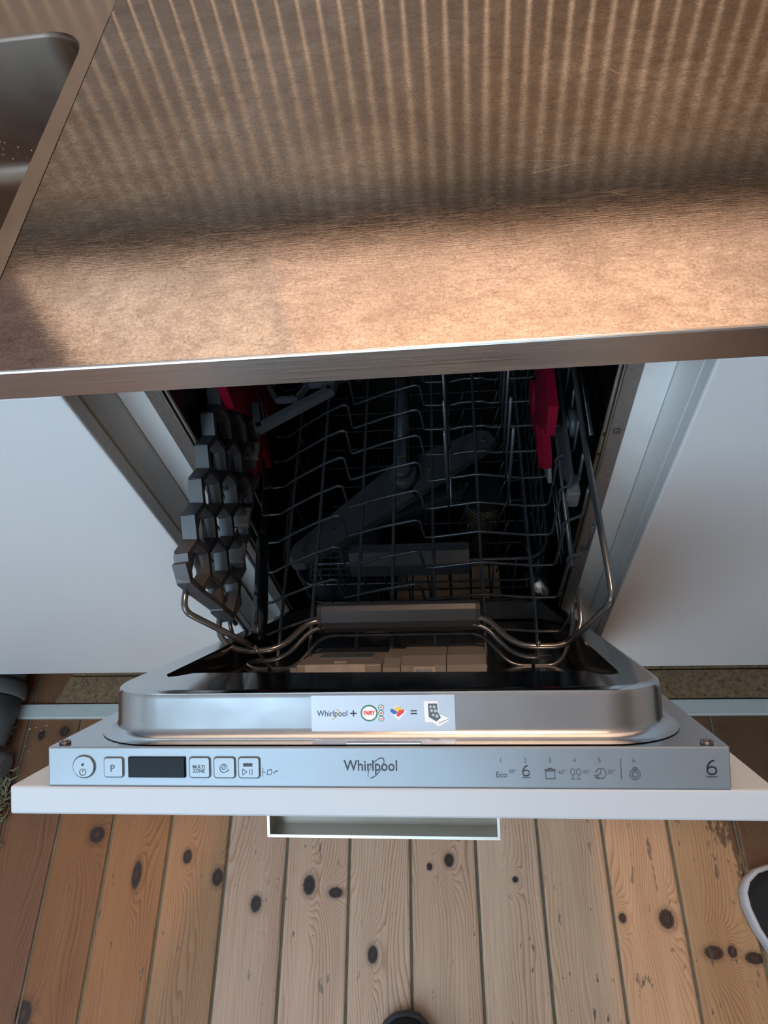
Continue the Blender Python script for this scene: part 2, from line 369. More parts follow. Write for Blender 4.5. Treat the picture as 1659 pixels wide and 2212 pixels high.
# mosaic splashback
tw = .0273
sp_ = MB().box(-2.0, 1.9, YB-.004, YB, .90, 1.285); spl = sp_.build('grout_bed', M['grout'], wb)
mt = MB(); x = -1.3
while x < 1.3:
    z = .902
    while z+tw < 1.285:
        mt.box(x+.0026, x+tw-.0026, YB-.008, YB-.004, z+.0014, z+tw-.0014); z += tw
    x += tw
mt.build('mosaic_tile', M['tile'], spl, kind='stuff')

# ------------------------------------------------------------------ cabinets and worktop
ND = .252; DF, DB = -.0617, -.0435; CB = .155
def cabinet(name, label, xa, xb, side):
    t = thing(name, label, 'cabinet', ((xa+xb)/2, .25, CB))
    inner = xb if side < 0 else xa; outer = xa if side < 0 else xb; s = -side
    g = .002
    x0, x1 = sorted((inner, outer))
    MB().box(x0+.0, x1-.0, DF, DB, CB-.002, .866, b=.0022).build('door', M['cabwhite'], t)
    a, b = sorted((inner, inner+side*.018))
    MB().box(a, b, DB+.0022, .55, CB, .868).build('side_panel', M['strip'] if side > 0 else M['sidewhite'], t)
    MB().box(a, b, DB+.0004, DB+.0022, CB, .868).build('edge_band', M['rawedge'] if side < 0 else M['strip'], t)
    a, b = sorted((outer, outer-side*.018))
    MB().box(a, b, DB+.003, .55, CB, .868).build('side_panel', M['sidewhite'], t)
    MB().box(x0+.018, x1-.018, DB+.003, .55, CB, CB+.018).build('bottom_panel', M['sidewhite'], t)
    MB().box(x0+.018, x1-.018, .54, .55, CB+.018, .866).build('back_panel', M['sidewhite'], t)
    for lx in (x0+.06, x1-.06):
        for ly in (.125, .48): MB().cyl((lx, ly, 0.0), (lx, ly, CB), .018, 12).build('leg', M['blackmat'], t)
    a, b = sorted((inner-side*.0275, inner-side*.0005))
    MB().box(a, b, .0, .014, .17, .868, b=.0006).build('filler_strip', M['strip'], t)
    return t
cabinet('base_cabinet', 'white base cabinet left of the dishwasher under the steel worktop', -.85, -ND, -1)
cabinet('base_cabinet', 'white base cabinet right of the dishwasher under the steel worktop', ND, .85, 1)

CF = -.065; ZT = .90; ZE = .8695
wt = MB()
prof = [(CF, ZE), (CF, ZT-.0022), (CF+.0006, ZT-.0008), (CF+.0022, ZT), (.60, ZT), (.60, ZT-.002), (CF+.004, ZT-.002-.0), (CF+.004, ZE)]
def sweepx(mb, prof, x0, x1):
    n = len(prof); mb.add([(x0, y, z) for y, z in prof]+[(x1, y, z) for y, z in prof], [(i, (i+1) % n, n+(i+1) % n, n+i) for i in range(n)]+[tuple(range(n))[::-1], tuple(range(n, 2*n))]); return mb
worktop = thing('steel_worktop', 'scratched stainless steel worktop right of the sink above the dishwasher', 'worktop', (.4, .27, .87))
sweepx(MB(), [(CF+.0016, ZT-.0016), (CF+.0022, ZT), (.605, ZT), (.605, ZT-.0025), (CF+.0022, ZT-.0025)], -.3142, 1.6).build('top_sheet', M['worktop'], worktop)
sweepx(MB(), [(CF, ZE), (CF, ZT-.0018), (CF+.0008, ZT-.0006), (CF+.002, ZT-.0001), (CF+.002, ZT-.0020), (CF+.0015, ZE)], -.3142, 1.6).build('front_edge', M['edge'], worktop)
MB().box(-.313, 1.6, .0, .60, ZE, ZT-.003).build('core_board', M['sidewhite'], worktop)
# sink unit
sk = thing('steel_sink', 'stainless steel sink unit at the left end of the worktop', 'sink', (-.6, .27, .87))
BX0, BX1, BY0, BY1, BR = -.80, -.3345, .05, .449, .055
def deck():
    bm = bmesh.new()
    outer = [(-1.10, CF+.002), (-.3152, CF+.002), (-.3152, .605), (-1.10, .605)]
    inner = rrect(BX0, BX1, BY0, BY1, BR, 8)
    ov = [bm.verts.new((x, y, ZT)) for x, y in outer]; iv = [bm.verts.new((x, y, ZT)) for x, y in inner]
    es = [bm.edges.new((ov[i], ov[(i+1) % 4])) for i in range(4)]+[bm.edges.new((iv[i], iv[(i+1) % len(iv)])) for i in range(len(iv))]
    bmesh.ops.triangle_fill(bm, use_beauty=True, edges=es)
    bm.verts.index_update(); vs = [v.co.copy() for v in bm.verts]; fs = [[v.index for v in f.verts] for f in bm.faces]; bm.free(); return vs, fs
vs, fs = deck(); d = MB().add(vs, fs)
d.box(-1.10, -.3152, CF, CF+.0015, ZE, ZT-.0015)
d.build('deck', M['sink'], sk)
b = MB(); rings = []
for dz, ins in ((0, 0), (-.0015, .0012), (-.005, .0025), (-.14, .008), (-.160, .016), (-.170, .035)):
    rings.append([(x, y, ZT+dz) for x, y in rrect(BX0+ins, BX1-ins, BY0+ins, BY1-ins, BR, 8)])
n = len(rings[0])
b.add([v for r in rings for v in r], [(i*n+k, i*n+(k+1) % n, (i+1)*n+(k+1) % n, (i+1)*n+k) for i in range(len(rings)-1) for k in range(n)]+[tuple(range((len(rings)-1)*n, len(rings)*n))], True)
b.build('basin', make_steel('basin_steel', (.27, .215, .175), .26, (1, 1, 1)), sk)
dr = MB()
for i in range(120):
    x = random.uniform(-.62, -.36); y = random.uniform(.33, .41); r = random.choice((.0007, .0009, .0012, .0016))
    # droplets cling to the back wall and the floor
    if random.random() < .6: dr.ball((random.uniform(-.60, -.36), BY1-.0085-.0, ZT-random.uniform(.11, .155)), r, r*.5, r*1.2, 6, 4)
    else: dr.ball((x, y, ZT-.1695), r, r, r*.4, 6, 4)
dr.build('water_droplet', simple('water_drop', (.25, .22, .2), .05, .6), sk, kind='stuff')

cu_b = thing('added_dark_cupboard', 'added unseen dark brown cupboard opposite the worktop, for darker reflections', 'cupboard', (1.4, -1.55, 0))  # dark bulk added out of view to darken the right-hand steel reflections
MB().box(.75, 2.09, -1.79, -1.32, 0, 2.25, b=.003).build('body', simple('dark_brown_veneer', (.045, .030, .022), .4), cu_b)
for dx in (.76, 1.205, 1.65): MB().box(dx, dx+.432, -1.318, -1.298, .08, 2.2, b=.002).build('door', simple('dark_brown_door', (.05, .034, .025), .4), cu_b)
# unseen shelf and wall cabinet, added for their dark worktop reflections; ceiling lamps
sh = thing('added_band_shelf', 'added unseen dark shelf above the tiles, for the reflected band', 'shelf', (.2, .58, 1.30))
MB().box(-.75, 2.2, YB-.055, YB, 1.30, 1.335, b=.003).build('board', M['shelf'], sh)
for bx in (.95, 1.7): MB().prism([(bx, YB, 1.30), (bx, YB-.045, 1.30), (bx, YB, 1.25)], (.02, 0, 0)).build('bracket', M['shelf'], sh)
wc = thing('added_dark_cabinet', 'added unseen slate grey cabinet above the sink, for a bluish reflection', 'cabinet', (-1.3, .45, 1.32))
MB().box(-1.80, -.76, YB-.30, YB, 1.32, 2.2, b=.002).build('body', M['wallcab'], wc)
for dx in (-1.797, -1.278): MB().box(dx, dx+.515, YB-.320, YB-.302, 1.323, 2.197, b=.002).build('door', M['wallcab'], wc)
lampnames = ('white ceiling spotlight nearest the sink', 'white ceiling spotlight farthest right of the dishwasher', 'white ceiling spotlight above the worktop')
for (a, tgt, p), nm in zip(LAMPS, lampnames):
    t = thing('ceiling_spotlight', nm, 'lamp', (a[0], a[1], ZC), 'ceiling spotlights')
    A = Vector(a); D = (Vector(tgt)-A).normalized()
    MB().cyl((a[0], a[1], ZC-.001), (a[0], a[1], ZC-.02), .05, 20).build('canopy', M['white'], t)
    up = MB(); r1 = .045
    up.tube([A-D*.06, A-D*.05, A+D*.03], .04, 20, caps=False, rs=[.03, .045, .047]); up.add([A-D*.06+.03*(cos(k*pi/10)*D.orthogonal().normalized()+sin(k*pi/10)*D.cross(D.orthogonal().normalized())) for k in range(20)], [tuple(range(20))])
    up.build('lamp_shade', M['white'], t)
    MB().cyl((a[0], a[1], ZC-.02), A-D*.055, .006, 8).build('stem', M['white'], t)

# ------------------------------------------------------------------ dishwasher body
dw_ = thing('dishwasher', 'open built-in dishwasher with silver control strip and white front panel', 'dishwasher', (0, .25, .0))
TW, TY, TZ0, TZ1 = .2088, .53, .175, .862
tb = MB()
tb.box(-TW-.002, -TW, .004, TY, TZ0, TZ1).box(TW, TW+.002, .004, TY, TZ0, TZ1).box(-TW, TW, TY, TY+.002, TZ0, TZ1)
tb.box(-TW, TW, .004, TY, TZ1, TZ1+.002).box(-TW, TW, .004, TY, TZ0-.002, TZ0)
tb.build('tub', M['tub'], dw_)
rb = MB()
for s in (-1, 1):
    for z in (.30, .33, .62, .655, .80): rb.tube([(s*(TW-.0005), .05, z), (s*(TW-.0005), .50, z)], .003, 6).build('wall_rib', M['tub'], dw_); rb = MB()
fl = MB(); fl.box(-.2238, -.2095, -.001, .03, .165, .866).box(.2095, .2238, -.001, .03, .165, .866).box(-.2095, .2095, -.001, .03, .862, .866).box(-.2238, .2238, .012, .03, .02, .165)
fl.build('front_frame', M['galv'], dw_)
MB().box(-.22, .22, .03, .55, .012, .17).build('base', M['blackmat'], dw_)
gk = MB(); gk.tube([(-.2082, -.0006, .2), (-.2082, -.0006, .858), (.2082, -.0006, .858), (.2082, -.0006, .2)], .0016, 8); gk.tube([(-.206, .004, .2), (-.206, .004, .855), (.206, .004, .855), (.206, .004, .2)], .0028, 8)
gk.build('gasket', M['gasket'], dw_)
# screws and rail rollers on the frame and side walls
for z in (.452, .70): MB().cyl((.2163, -.001, z), (.2163, -.0032, z), .0036, 14).build('screw', M['bright_wire'], dw_)
for s in (-1, 1):
    r = MB(); r.box(min(s*.2085, s*.2045), max(s*.2085, s*.2045), -.0, .50, .655, .659).box(min(s*.2085, s*.2045), max(s*.2085, s*.2045), -.0, .50, .690, .694).box(min(s*.2085, s*.2075), max(s*.2085, s*.2075), .0, .50, .655, .694)
    r.build('rack_rail', M['tub'], dw_)
    for y, z in ((.055, .802),): MB().cyl((s*.2085, y, z), (s*.200, y, z), .016, 20).cyl((s*.200, y, z), (s*.198, y, z), .008, 14).build('roller', M['plastic'], dw_)
# tub floor: sheet with a warm reflection put into its colour, filter
MB().add([(-.048, .108, .184), (.122, .112, .184), (.122, .046, .196), (-.048, .042, .196)], [(0, 1, 2, 3)]).add([(-.048, .108, .178), (.122, .112, .178), (.122, .046, .190), (-.048, .042, .190)], [(0, 1, 2, 3)]).build('sump_ramp', M['warm_reflection'], dw_)
ft = MB(); fc = Vector((.1, .20, 0))
for i in range(14):
    z = .178+i*.0058
    for k in range(36):
        a = 2*pi*k/36+(i % 2)*.087; p = fc+Vector((.029*cos(a), .029*sin(a), z)); q = fc+Vector((.0302*cos(a), .0302*sin(a), z))
        ft.add([p+Vector((-.0016*sin(a), .0016*cos(a), 0)), p+Vector((.0016*sin(a), -.0016*cos(a), 0)), p+Vector((.0016*sin(a), -.0016*cos(a), .0034)), p+Vector((-.0016*sin(a), .0016*cos(a), .0034))], [(0, 1, 2, 3)])
ft.build('filter_mesh', simple('bright_mesh', (.85, .62, .36), .4, .3), dw_, kind='stuff')
MB().tube([(fc.x, fc.y, .177), (fc.x, fc.y, .258)], .0275, 28).tube([(fc.x, fc.y, .258), (fc.x, fc.y, .266)], .033, 28).build('filter_core', M['blackmat'], dw_)
MB().cyl((-.01, .20, .176), (-.01, .20, .215), .02, 20).tube([(-.17, .14, .222), (-.10, .165, .226), (-.01, .20, .226), (.08, .235, .226), (.15, .262, .222)], .01, 10, rs=[.008, .014, .018, .014, .008]).build('lower_spray_arm', M['plastic'], dw_)

# ------------------------------------------------------------------ door (coordinates: x, u along the door from its top edge, v towards the tub)
th = radians(28.15); O = Vector((0, -.3217, .8065)); DU = Vector((0, sin(th), -cos(th))); NV = Vector((0, cos(th), sin(th)))
def dw(x, u, v): return O+Vector((x, 0, 0))+u*DU+v*NV
MD = Matrix(((1, 0, 0, O.x), (0, DU.y, NV.y, O.y), (0, DU.z, NV.z, O.z), (0, 0, 0, 1)))
# control strip
cp = MB().box(-.2237, .2227, 0, .045, -.0264, -.0003, M=MD, b=.0009).build('control_panel', M['console'], dw_)
MB().box(-.2222, .2212, .0453, .640, -.0262, -.002, M=MD).build('door_shell', M['blackmat'], dw_)
# inner steel door with its raised liner
ld = MB()
ld.box(-.2232, .2222, .0012, .66, -.0020, -.0002, M=MD)
ld.build('door_inner_plate', M['liner_side'], dw_)
def ring(x0, x1, u0, u1, v, r): return [dw(x, u, v) for x, u in rrect(x0, x1, u0, u1, r, 10)]
hw0, hw1 = -.1975, .1975
LU = .70
steps = [(-.0105, .0, .0004), (-.0075, .0, .0009), (-.0045, .0, .0022), (-.0015, .0, .0050), (0, .0, .0085), (.0006, .0, .0285), (.0016, .0, .0314), (.0036, .0, .0328), (.0065, .0, .0335)]
lr = MB(); rings = []
for ins, _, v in steps: rings.append(ring(hw0+ins, hw1-ins, .0135+ins, LU, v, max(.002, .046-ins)))
n = len(rings[0])
side = MB(); side.add([v for r in rings[:7] for v in r], [(i*n+k, i*n+(k+1) % n, (i+1)*n+(k+1) % n, (i+1)*n+k) for i in range(6) for k in range(n)], True)
side.build('liner_wall', M['liner_side'], dw_)
# plateau with recess opening
def plateau():
    bm = bmesh.new(); vo = rings[-1]
    hw = .0086
    # opening outline with the narrow slots in its outer corners
    op = [(-.1430, .0835), (.1400, .0720), (.148, .073), (.158, .060), (.165, .058), (.1710, .062), (.1720, .075), (.1740, .30), (.1790, .315), (.1800, .685), (-.1820, .685), (-.1810, .335), (-.1745, .315), (-.1725, .100), (-.1720, .078), (-.1665, .068), (-.160, .071), (-.152, .082)]
    A = [bm.verts.new(v) for v in vo]; B = [bm.verts.new(dw(x, u, .0335)) for x, u in op]
    es = [bm.edges.new((A[i], A[(i+1) % len(A)])) for i in range(len(A))]+[bm.edges.new((B[i], B[(i+1) % len(B)])) for i in range(len(B))]
    bmesh.ops.triangle_fill(bm, use_beauty=True, edges=es, normal=NV)
    bm.verts.index_update(); vs = [v.co.copy() for v in bm.verts]; fs = [[v.index for v in f.verts] for f in bm.faces]; bm.free(); return vs, fs, op
vs, fs, op = plateau()
pl = MB().add(vs, fs); pl.add([v for r in rings[6:] for v in r], [(i*n+k, i*n+(k+1) % n, (i+1)*n+(k+1) % n, (i+1)*n+k) for i in range(2) for k in range(n)], True)
pl.build('liner_rim', M['liner'], dw_)
rc = MB(); m = len(op)
lv = [.0335, .0320, .002, -.001]; sc = [0, .0008, .004, .010]
cx, cu = 0, .35
def insx(x, u, d): return (x-d*(1 if x > 0 else -1), u+(d if u < .3 else -d))
rr = [[dw(*insx(x, u, s_), v) for x, u in op] for v, s_ in zip(lv, sc)]
rc.add([v for r in rr for v in r], [(i*m+k, i*m+(k+1) % m, (i+1)*m+(k+1) % m, (i+1)*m+k) for i in range(3) for k in range(m)]+[tuple(range(3*m, 4*m))])
rc.build('liner_recess', make_steel('recess_dark_reflection', (.032, .032, .034), .10, (1, 1, 1)), dw_)  # liner steel with the dark reflection of the tub put into its colour
for x, u in ((-.2165, .0088), (.2115, .0075)): MB().cyl(dw(x, u, -.0002), dw(x, u, .0016), .0040, 16).cyl(dw(x, u, .0016), dw(x, u, .0022), .0022, 12).build('door_screw', M['bright_wire'], dw_)
MB().cyl(dw(.166, .092, .012), dw(.166, .092, .0235), .0055, 16).cyl(dw(.166, .092, .0235), dw(.166, .092, .0245), .0030, 12).box(.158, .174, .084, .102, .010, .0115, M=MD).build('bumper', M['clear'], dw_)
MB().box(-.018, .032, .0035, .0125, .0002, .0014, M=MD, b=.0004).build('latch_plate', M['liner_side'], dw_)
# white front panel and its handle
fp = MB().box(-.2520, .2500, .0, .655, -.0458, -.0266, M=MD, b=.0016).build('front_panel', M['white'], dw_)
hb = MB(); hu0, hu1 = .030, .052
hb.box(-.0800, .0815, hu1-.0022, hu1, -.0715, -.0462, M=MD)
hb.box(-.0800, .0815, hu0, hu1, -.0715, -.0695, M=MD)
hb.box(-.0800, -.0782, hu0, hu1, -.0700, -.0462, M=MD).box(.0797, .0815, hu0, hu1, -.0700, -.0462, M=MD)
hb.build('handle', make_steel('handle_metal', (.62, .57, .50), .35, (1, 1, 1)), fp)
# buttons and display
def xb(px): return (3.21725e-4*px-.259072)/(7.44467e-5*px+1)
def vb(px, py): return -(py-1612.8)*(3.12e-4-(px-182)*2.1e-8)
def button(name, x0, x1, v0, v1, r=.0016, mat='button'):
    o = rrect(x0, x1, v0, v1, r, 4); mb = MB(); k = len(o); cxx = (x0+x1)/2; cv = (v0+v1)/2
    lay = [(1, .0), (1, -.0008), (.985, -.0012), (.955, -.0015)]
    vv = [[dw(cxx+(x-cxx)*s_, u, cv+(v-cv)*s_) for x, v in o] for s_, u in lay]
    mb.add([p for a in vv for p in a], [(i*k+j, i*k+(j+1) % k, (i+1)*k+(j+1) % k, (i+1)*k+j) for i in range(3) for j in range(k)]+[tuple(range(3*k, 4*k))])
    return mb.build(name, M[mat], cp)
button('power_button', xb(159.5), xb(205.5), -.0203, -.0060, .0071)
button('button', xb(227), xb(267), -.0198, -.0072); button('button', xb(411), xb(454), -.0199, -.0070)
button('button', xb(464), xb(508), -.0200, -.0070); button('button', xb(517), xb(561), -.0200, -.0070)
# dark button surrounds
def frame2d(mb, o, w, u, cxx, cv):
    pass
sur = MB()
for x0, x1, v0, v1, r in ((xb(159.5), xb(205.5), -.0203, -.0060, .0071), (xb(227), xb(267), -.0198, -.0072, .0016), (xb(411), xb(454), -.0199, -.0070, .0016), (xb(464), xb(508), -.0200, -.0070, .0016), (xb(517), xb(561), -.0200, -.0070, .0016)):
    o = [dw(x, -.00015, v) for x, v in rrect(x0-.0008, x1+.0008, v0-.0008, v1+.0006, r+.0006, 5)]; MB().add(o, [tuple(range(len(o)))]).build('button_gap', M['ink2'], cp)
M['screen'] = simple('dark_display_window', (.006, .009, .014), .08, nz=0); M['screen'].node_tree.nodes['Principled BSDF'].inputs['Specular IOR Level'].default_value = .12
disp = button('display', xb(278), xb(402), -.0203, -.0066, .0006, 'screen')

# --- print helpers: everything lies on a plane given by origin, right, up
def text(txt, size, parent, mat, o, rgt, upv, name='lettering', bold=0.0, sx=1.0):
    cu_ = bpy.data.curves.new('t', 'FONT'); cu_.body = txt; cu_.size = size; cu_.align_x = 'CENTER'; cu_.align_y = 'CENTER'; cu_.offset = bold; cu_.resolution_u = 3
    ob = bpy.data.objects.new('t', cu_); COL.objects.link(ob); bpy.context.view_layer.update()
    me = bpy.data.meshes.new_from_object(ob.evaluated_get(bpy.context.evaluated_depsgraph_get())); bpy.data.objects.remove(ob); bpy.data.curves.remove(cu_)
    R, U = Vector(rgt), Vector(upv); nn = R.cross(U); Oo = Vector(o)
    for v in me.vertices: v.co = Oo+R*v.co.x*sx+U*v.co.y+nn*0.0
    me.materials.clear(); me.materials.append(mat)
    return link(bpy.data.objects.new(name, me), parent)
class Pr:      # flat strokes / fills in a plane
    def __init__(s, o, r, u): s.o, s.r, s.u = Vector(o), Vector(r), Vector(u); s.m = MB()
    def P(s, x, y): return s.o+s.r*x+s.u*y
    def poly(s, pts): s.m.add([s.P(*p) for p in pts], [tuple(range(len(pts)))]); return s
    def line(s, pts, w, closed=False):
        N = len(pts)
        for i in range(N if closed else N-1):
            a = Vector(pts[i]+(0,)); b = Vector(pts[(i+1) % N]+(0,)); d = (b-a)
            if d.length < 1e-9: continue
            d.normalize(); q = Vector((-d.y, d.x, 0))*w/2; e = d*w*.3
            s.poly([tuple((a-q-e)[:2]), tuple((b-q+e)[:2]), tuple((b+q+e)[:2]), tuple((a+q-e)[:2])])
        return s
    def arc(s, cx, cy, rx, ry, a0, a1, w, rot=0, n=28):
        pts = []
        for k in range(n+1):
            a = radians(a0+(a1-a0)*k/n); x, y = rx*cos(a), ry*sin(a); pts.append((cx+x*cos(rot)-y*sin(rot), cy+x*sin(rot)+y*cos(rot)))
        return s.line(pts, w)
    def disc(s, cx, cy, r, n=24): return s.poly([(cx+r*cos(2*pi*k/n), cy+r*sin(2*pi*k/n)) for k in range(n)])
    def rect(s, x0, x1, y0, y1): return s.poly([(x0, y0), (x1, y0), (x1, y1), (x0, y1)])
    def build(s, name, mat, parent, **kw): return s.m.build(name, mat, parent, **kw)
XR_ = (1, 0, 0)
def panel_text(t, px, py, size, mat='ink', u=-.00025, bold=0, sx=1): return text(t, size, cp, M[mat], dw(xb(px), u, vb(px, py)), XR_, NV, 'lettering', bold, sx)
panel_text('Whirlpool', 801, 1655, .0098, 'ink', bold=.00008, sx=.86)
g = Pr(dw(xb(812), -.0004, vb(812, 1659)), XR_, NV); g.arc(0, 0, .0078, .0032, -160, 75, .00045, radians(52)).arc(0, 0, .0078, .0030, 95, 170, .0003, radians(52)); g.build('emblem', M['ink'], cp)
for t, px in (('1', 1082), ('2', 1135), ('3', 1188), ('4', 1241), ('5', 1295), ('6', 1369)): panel_text(t, px, 1643, .0042, 'ink2')
panel_text('Eco', 1083, 1674, .0050, 'ink2', bold=.00005); panel_text('50°', 1107, 1667, .0034, 'ink2')
panel_text('65°', 1214, 1668, .0034, 'ink2'); panel_text('45°', 1266, 1668, .0034, 'ink2'); panel_text('30°', 1320, 1668, .0034, 'ink2')
def six(px, py, s, mat):
    g = Pr(dw(xb(px), -.0003, vb(px, py)), XR_, NV)
    g.arc(0, 0, .0026*s, .0022*s, 0, 360, .0009*s).arc(.0018*s, .0006*s, .0044*s, .0052*s, 95, 178, .0009*s).line([(-.0028*s, -.0036*s), (.0028*s, -.0036*s)], .0006*s)
    return g.build('emblem', M[mat], cp)
six(1136, 1670, .8, 'ink2'); six(1537, 1665, 1.05, 'ink')
g = Pr(dw(xb(1188), -.0003, vb(1188, 1672)), XR_, NV); g.line([(-.0028, -.003), (.0028, -.003), (.0028, .0018), (-.0028, .0018)], .0006, True).line([(-.0036, .0026), (.0036, .0026)], .0006).arc(0, .0026, .0016, .0010, 0, 180, .0004); g.build('pan_symbol', M['ink2'], cp)
g = Pr(dw(xb(1243), -.0003, vb(1243, 1671)), XR_, NV)
for dx in (-.0018, .0018): g.arc(dx, .001, .0013, .0020, 0, 360, .0004).line([(dx, -.001), (dx, -.0034)], .0004).line([(dx-.0012, -.0034), (dx+.0012, -.0034)], .0004)
g.build('glass_symbol', M['ink2'], cp)
g = Pr(dw(xb(1297), -.0003, vb(1297, 1671)), XR_, NV); g.arc(0, 0, .0032, .0032, -140, 170, .0005).line([(0, 0), (0, .0024)], .0004).line([(0, 0), (-.0018, -.0006)], .0004)
for k in range(3): g.line([(-.0042+.0005*k, -.0012-.001*k), (-.0014, -.0012-.001*k)], .0004)
g.build('clock_symbol', M['ink2'], cp)
g = Pr(dw(xb(1371), -.0003, vb(1371, 1673)), XR_, NV); g.arc(0, 0, .0032, .0032, 0, 360, .0005).arc(0, 0, .0018, .0018, 0, 360, .0005).arc(0, .0036, .0012, .0008, 0, 360, .0004); g.build('cycle_symbol', M['ink2'], cp)
g = Pr(dw(xb(1341), -.0003, vb(1341, 1661)), XR_, NV); g.line([(0, -.0062), (0, .0062)], .0007); g.build('divider_line', M['ink2'], cp)
US = -.0017
def btext(t, px, py, size, bold=0, sx=1): return text(t, size, cp, M['ink2'], dw(xb(px), US, vb(px, py)), XR_, NV, 'lettering', bold, sx)
btext('P', 245, 1659, .0068, .00002); btext('MULTI', 431, 1655, .0032, .00006, .95); btext('ZONE', 431, 1664, .0032, .00006, .95)
g = Pr(dw(xb(181), US, vb(181, 1656)), XR_, NV); g.disc(0, .0018, .0009); g.build('indicator_hole', M['ink'], cp)
g = Pr(dw(xb(181), US, vb(181, 1666)), XR_, NV); g.arc(0, 0, .0022, .0022, 115, 425, .0004).line([(0, 0), (0, .0022)], .0004)
g.build('power_symbol', M['ink2'], cp)
g = Pr(dw(xb(485), US, vb(485, 1658)), XR_, NV); g.arc(0, 0, .0027, .0027, 20, 330, .0004).arc(0, .0004, .0012, .0012, 0, 360, .0004).line([(.0016, -.0022), (.0034, -.0016), (.0026, -.0002)], .0004); g.build('cycle_symbol', M['ink2'], cp)
g = Pr(dw(xb(537), US, vb(537, 1651)), XR_, NV); g.rect(-.0031, .0031, -.0009, .0012); g.build('indicator_bar', M['ink'], cp)
g = Pr(dw(xb(537), US, vb(537, 1666)), XR_, NV); g.line([(-.0036, -.002), (-.0036, .002), (-.0008, 0)], .0004, True).line([(.0012, -.0017), (.0012, .0017)], .0004).line([(.0028, -.0017), (.0028, .0017)], .0004); g.build('play_symbol', M['ink2'], cp)
g = Pr(dw(xb(582), -.0003, vb(582, 1668)), XR_, NV); g.line([(-.0046, .0030), (-.0046, -.0030)], .0003).line([(-.0046, 0), (-.0028, 0)], .0003).line([(-.0018, -.0016), (-.0012, .0014), (.0010, .0018), (.0018, .0002), (.0008, -.0016)], .0004, True).line([(.003, -.0006), (.0044, .0008), (.0056, .0008)], .0006); g.build('tap_symbol', M['ink2'], cp)
# sticker on the front wall of the liner
stk = MB(); SU = .0131
so = [dw(x, SU-.0002*0, v) for x, v in rrect(-.0424, .0542, .0064, .0303, .0006, 2)]
stk.prism([p-DU*.0002 for p in so], -DU*.0003); stk = stk.build('sticker', M['label'], dw_)
def sx_(px): return -.0424+(px-673)*(.0966/309)
def sv_(py): return .0303-(py-1500)*(.0239/83)
def SPr(px, py, lift=.0006): return Pr(dw(sx_(px), SU-lift, sv_(py)), XR_, NV)
def stext(t, px, py, size, mat, lift=.0006, bold=0, sx=1): return text(t, size, stk, M[mat], dw(sx_(px), SU-lift, sv_(py)), XR_, NV, 'lettering', bold, sx)
stext('Whirlpool', 719, 1542, .0058, 'ink', bold=.00004, sx=.86)
SPr(723, 1545, .0007).arc(0, 0, .0044, .0018, -150, 60, .0004, radians(45)).build('emblem', M['p_yellow'], stk)
stext('+', 765, 1543, .0085, 'ink', bold=.0001); stext('=', 895, 1541, .0085, 'ink', bold=.0001)
SPr(799, 1541).disc(0, 0, .0052).build('badge_disc', M['p_white'], stk)
SPr(799, 1541, .0007).arc(0, 0, .0053, .0050, 0, 360, .0009).build('badge_ring', M['p_green'], stk)
stext('FAIRY', 799, 1541, .0036, 'p_red', .0009, .00012, .80)
for py in (1528, 1541, 1554):
    SPr(825, py).disc(0, 0, .0016).build('badge_disc', M['p_white'], stk); SPr(825, py, .0007).arc(0, 0, .0017, .0016, 0, 360, .0004).build('badge_ring', M['p_green'], stk)
    SPr(825, py, .0009).rect(-.0008, .0008, -.0003, .0004).build('badge_mark', M['p_red'], stk)
SPr(860, 1540).poly([(-.0052, .0008), (0, .0048), (.0062, .0008), (.0004, -.0052)]).build('tablet_packet', M['p_white'], stk)
SPr(860, 1540, .0007).poly([(-.0048, .0006), (-.0044, .0024), (-.0016, .0022), (0, 0), (-.0012, -.0010), (-.0026, -.0010)]).build('blue_swirl', M['p_blue'], stk)
SPr(860, 1540, .0008).poly([(0, 0), (.0014, .0018), (.0044, .0020), (.0046, .0004), (.0004, -.0030), (-.0008, -.0016)]).build('red_swirl', M['p_red'], stk)
SPr(860, 1540, .0009).poly([(-.0024, .0018), (-.0010, .0038), (.0014, .0038), (.0034, .0020), (.0012, .0016), (.0004, .0004), (-.0008, .0010)]).build('yellow_swirl', M['p_yellow'], stk)
SPr(938, 1538).poly([(-.0066, .0068), (.0028, .0068), (.0030, .0020), (.0032, -.0016), (.0092, -.0044), (.0094, -.0060), (.0030, -.0100), (-.0012, -.0072), (-.0062, -.0070)]).build('picture_body', M['p_white'], stk)
SPr(938, 1538, .0007).poly([(-.0040, .0052), (.0022, .0052), (.0026, -.0006), (.0044, -.0040), (.0014, -.0066), (-.0036, -.0036)]).build('picture_opening', M['p_slate'], stk)
g = SPr(938, 1538, .0009)
for dx, dy, r in ((-.0022, .0032, .0009), (.0002, .0030, .0010), (-.0016, .0006, .0010), (.0010, .0004, .0011), (-.0006, -.0022, .0009), (.0018, -.0030, .0011)): g.disc(dx, dy, r, 10)
g.build('picture_plates', simple('print_grey', (.45, .5, .5), .5), stk)
SPr(938, 1538, .0008).line([(.0030, -.0076), (.0090, -.0052)], .0003).build('picture_line', M['p_slate'], stk)

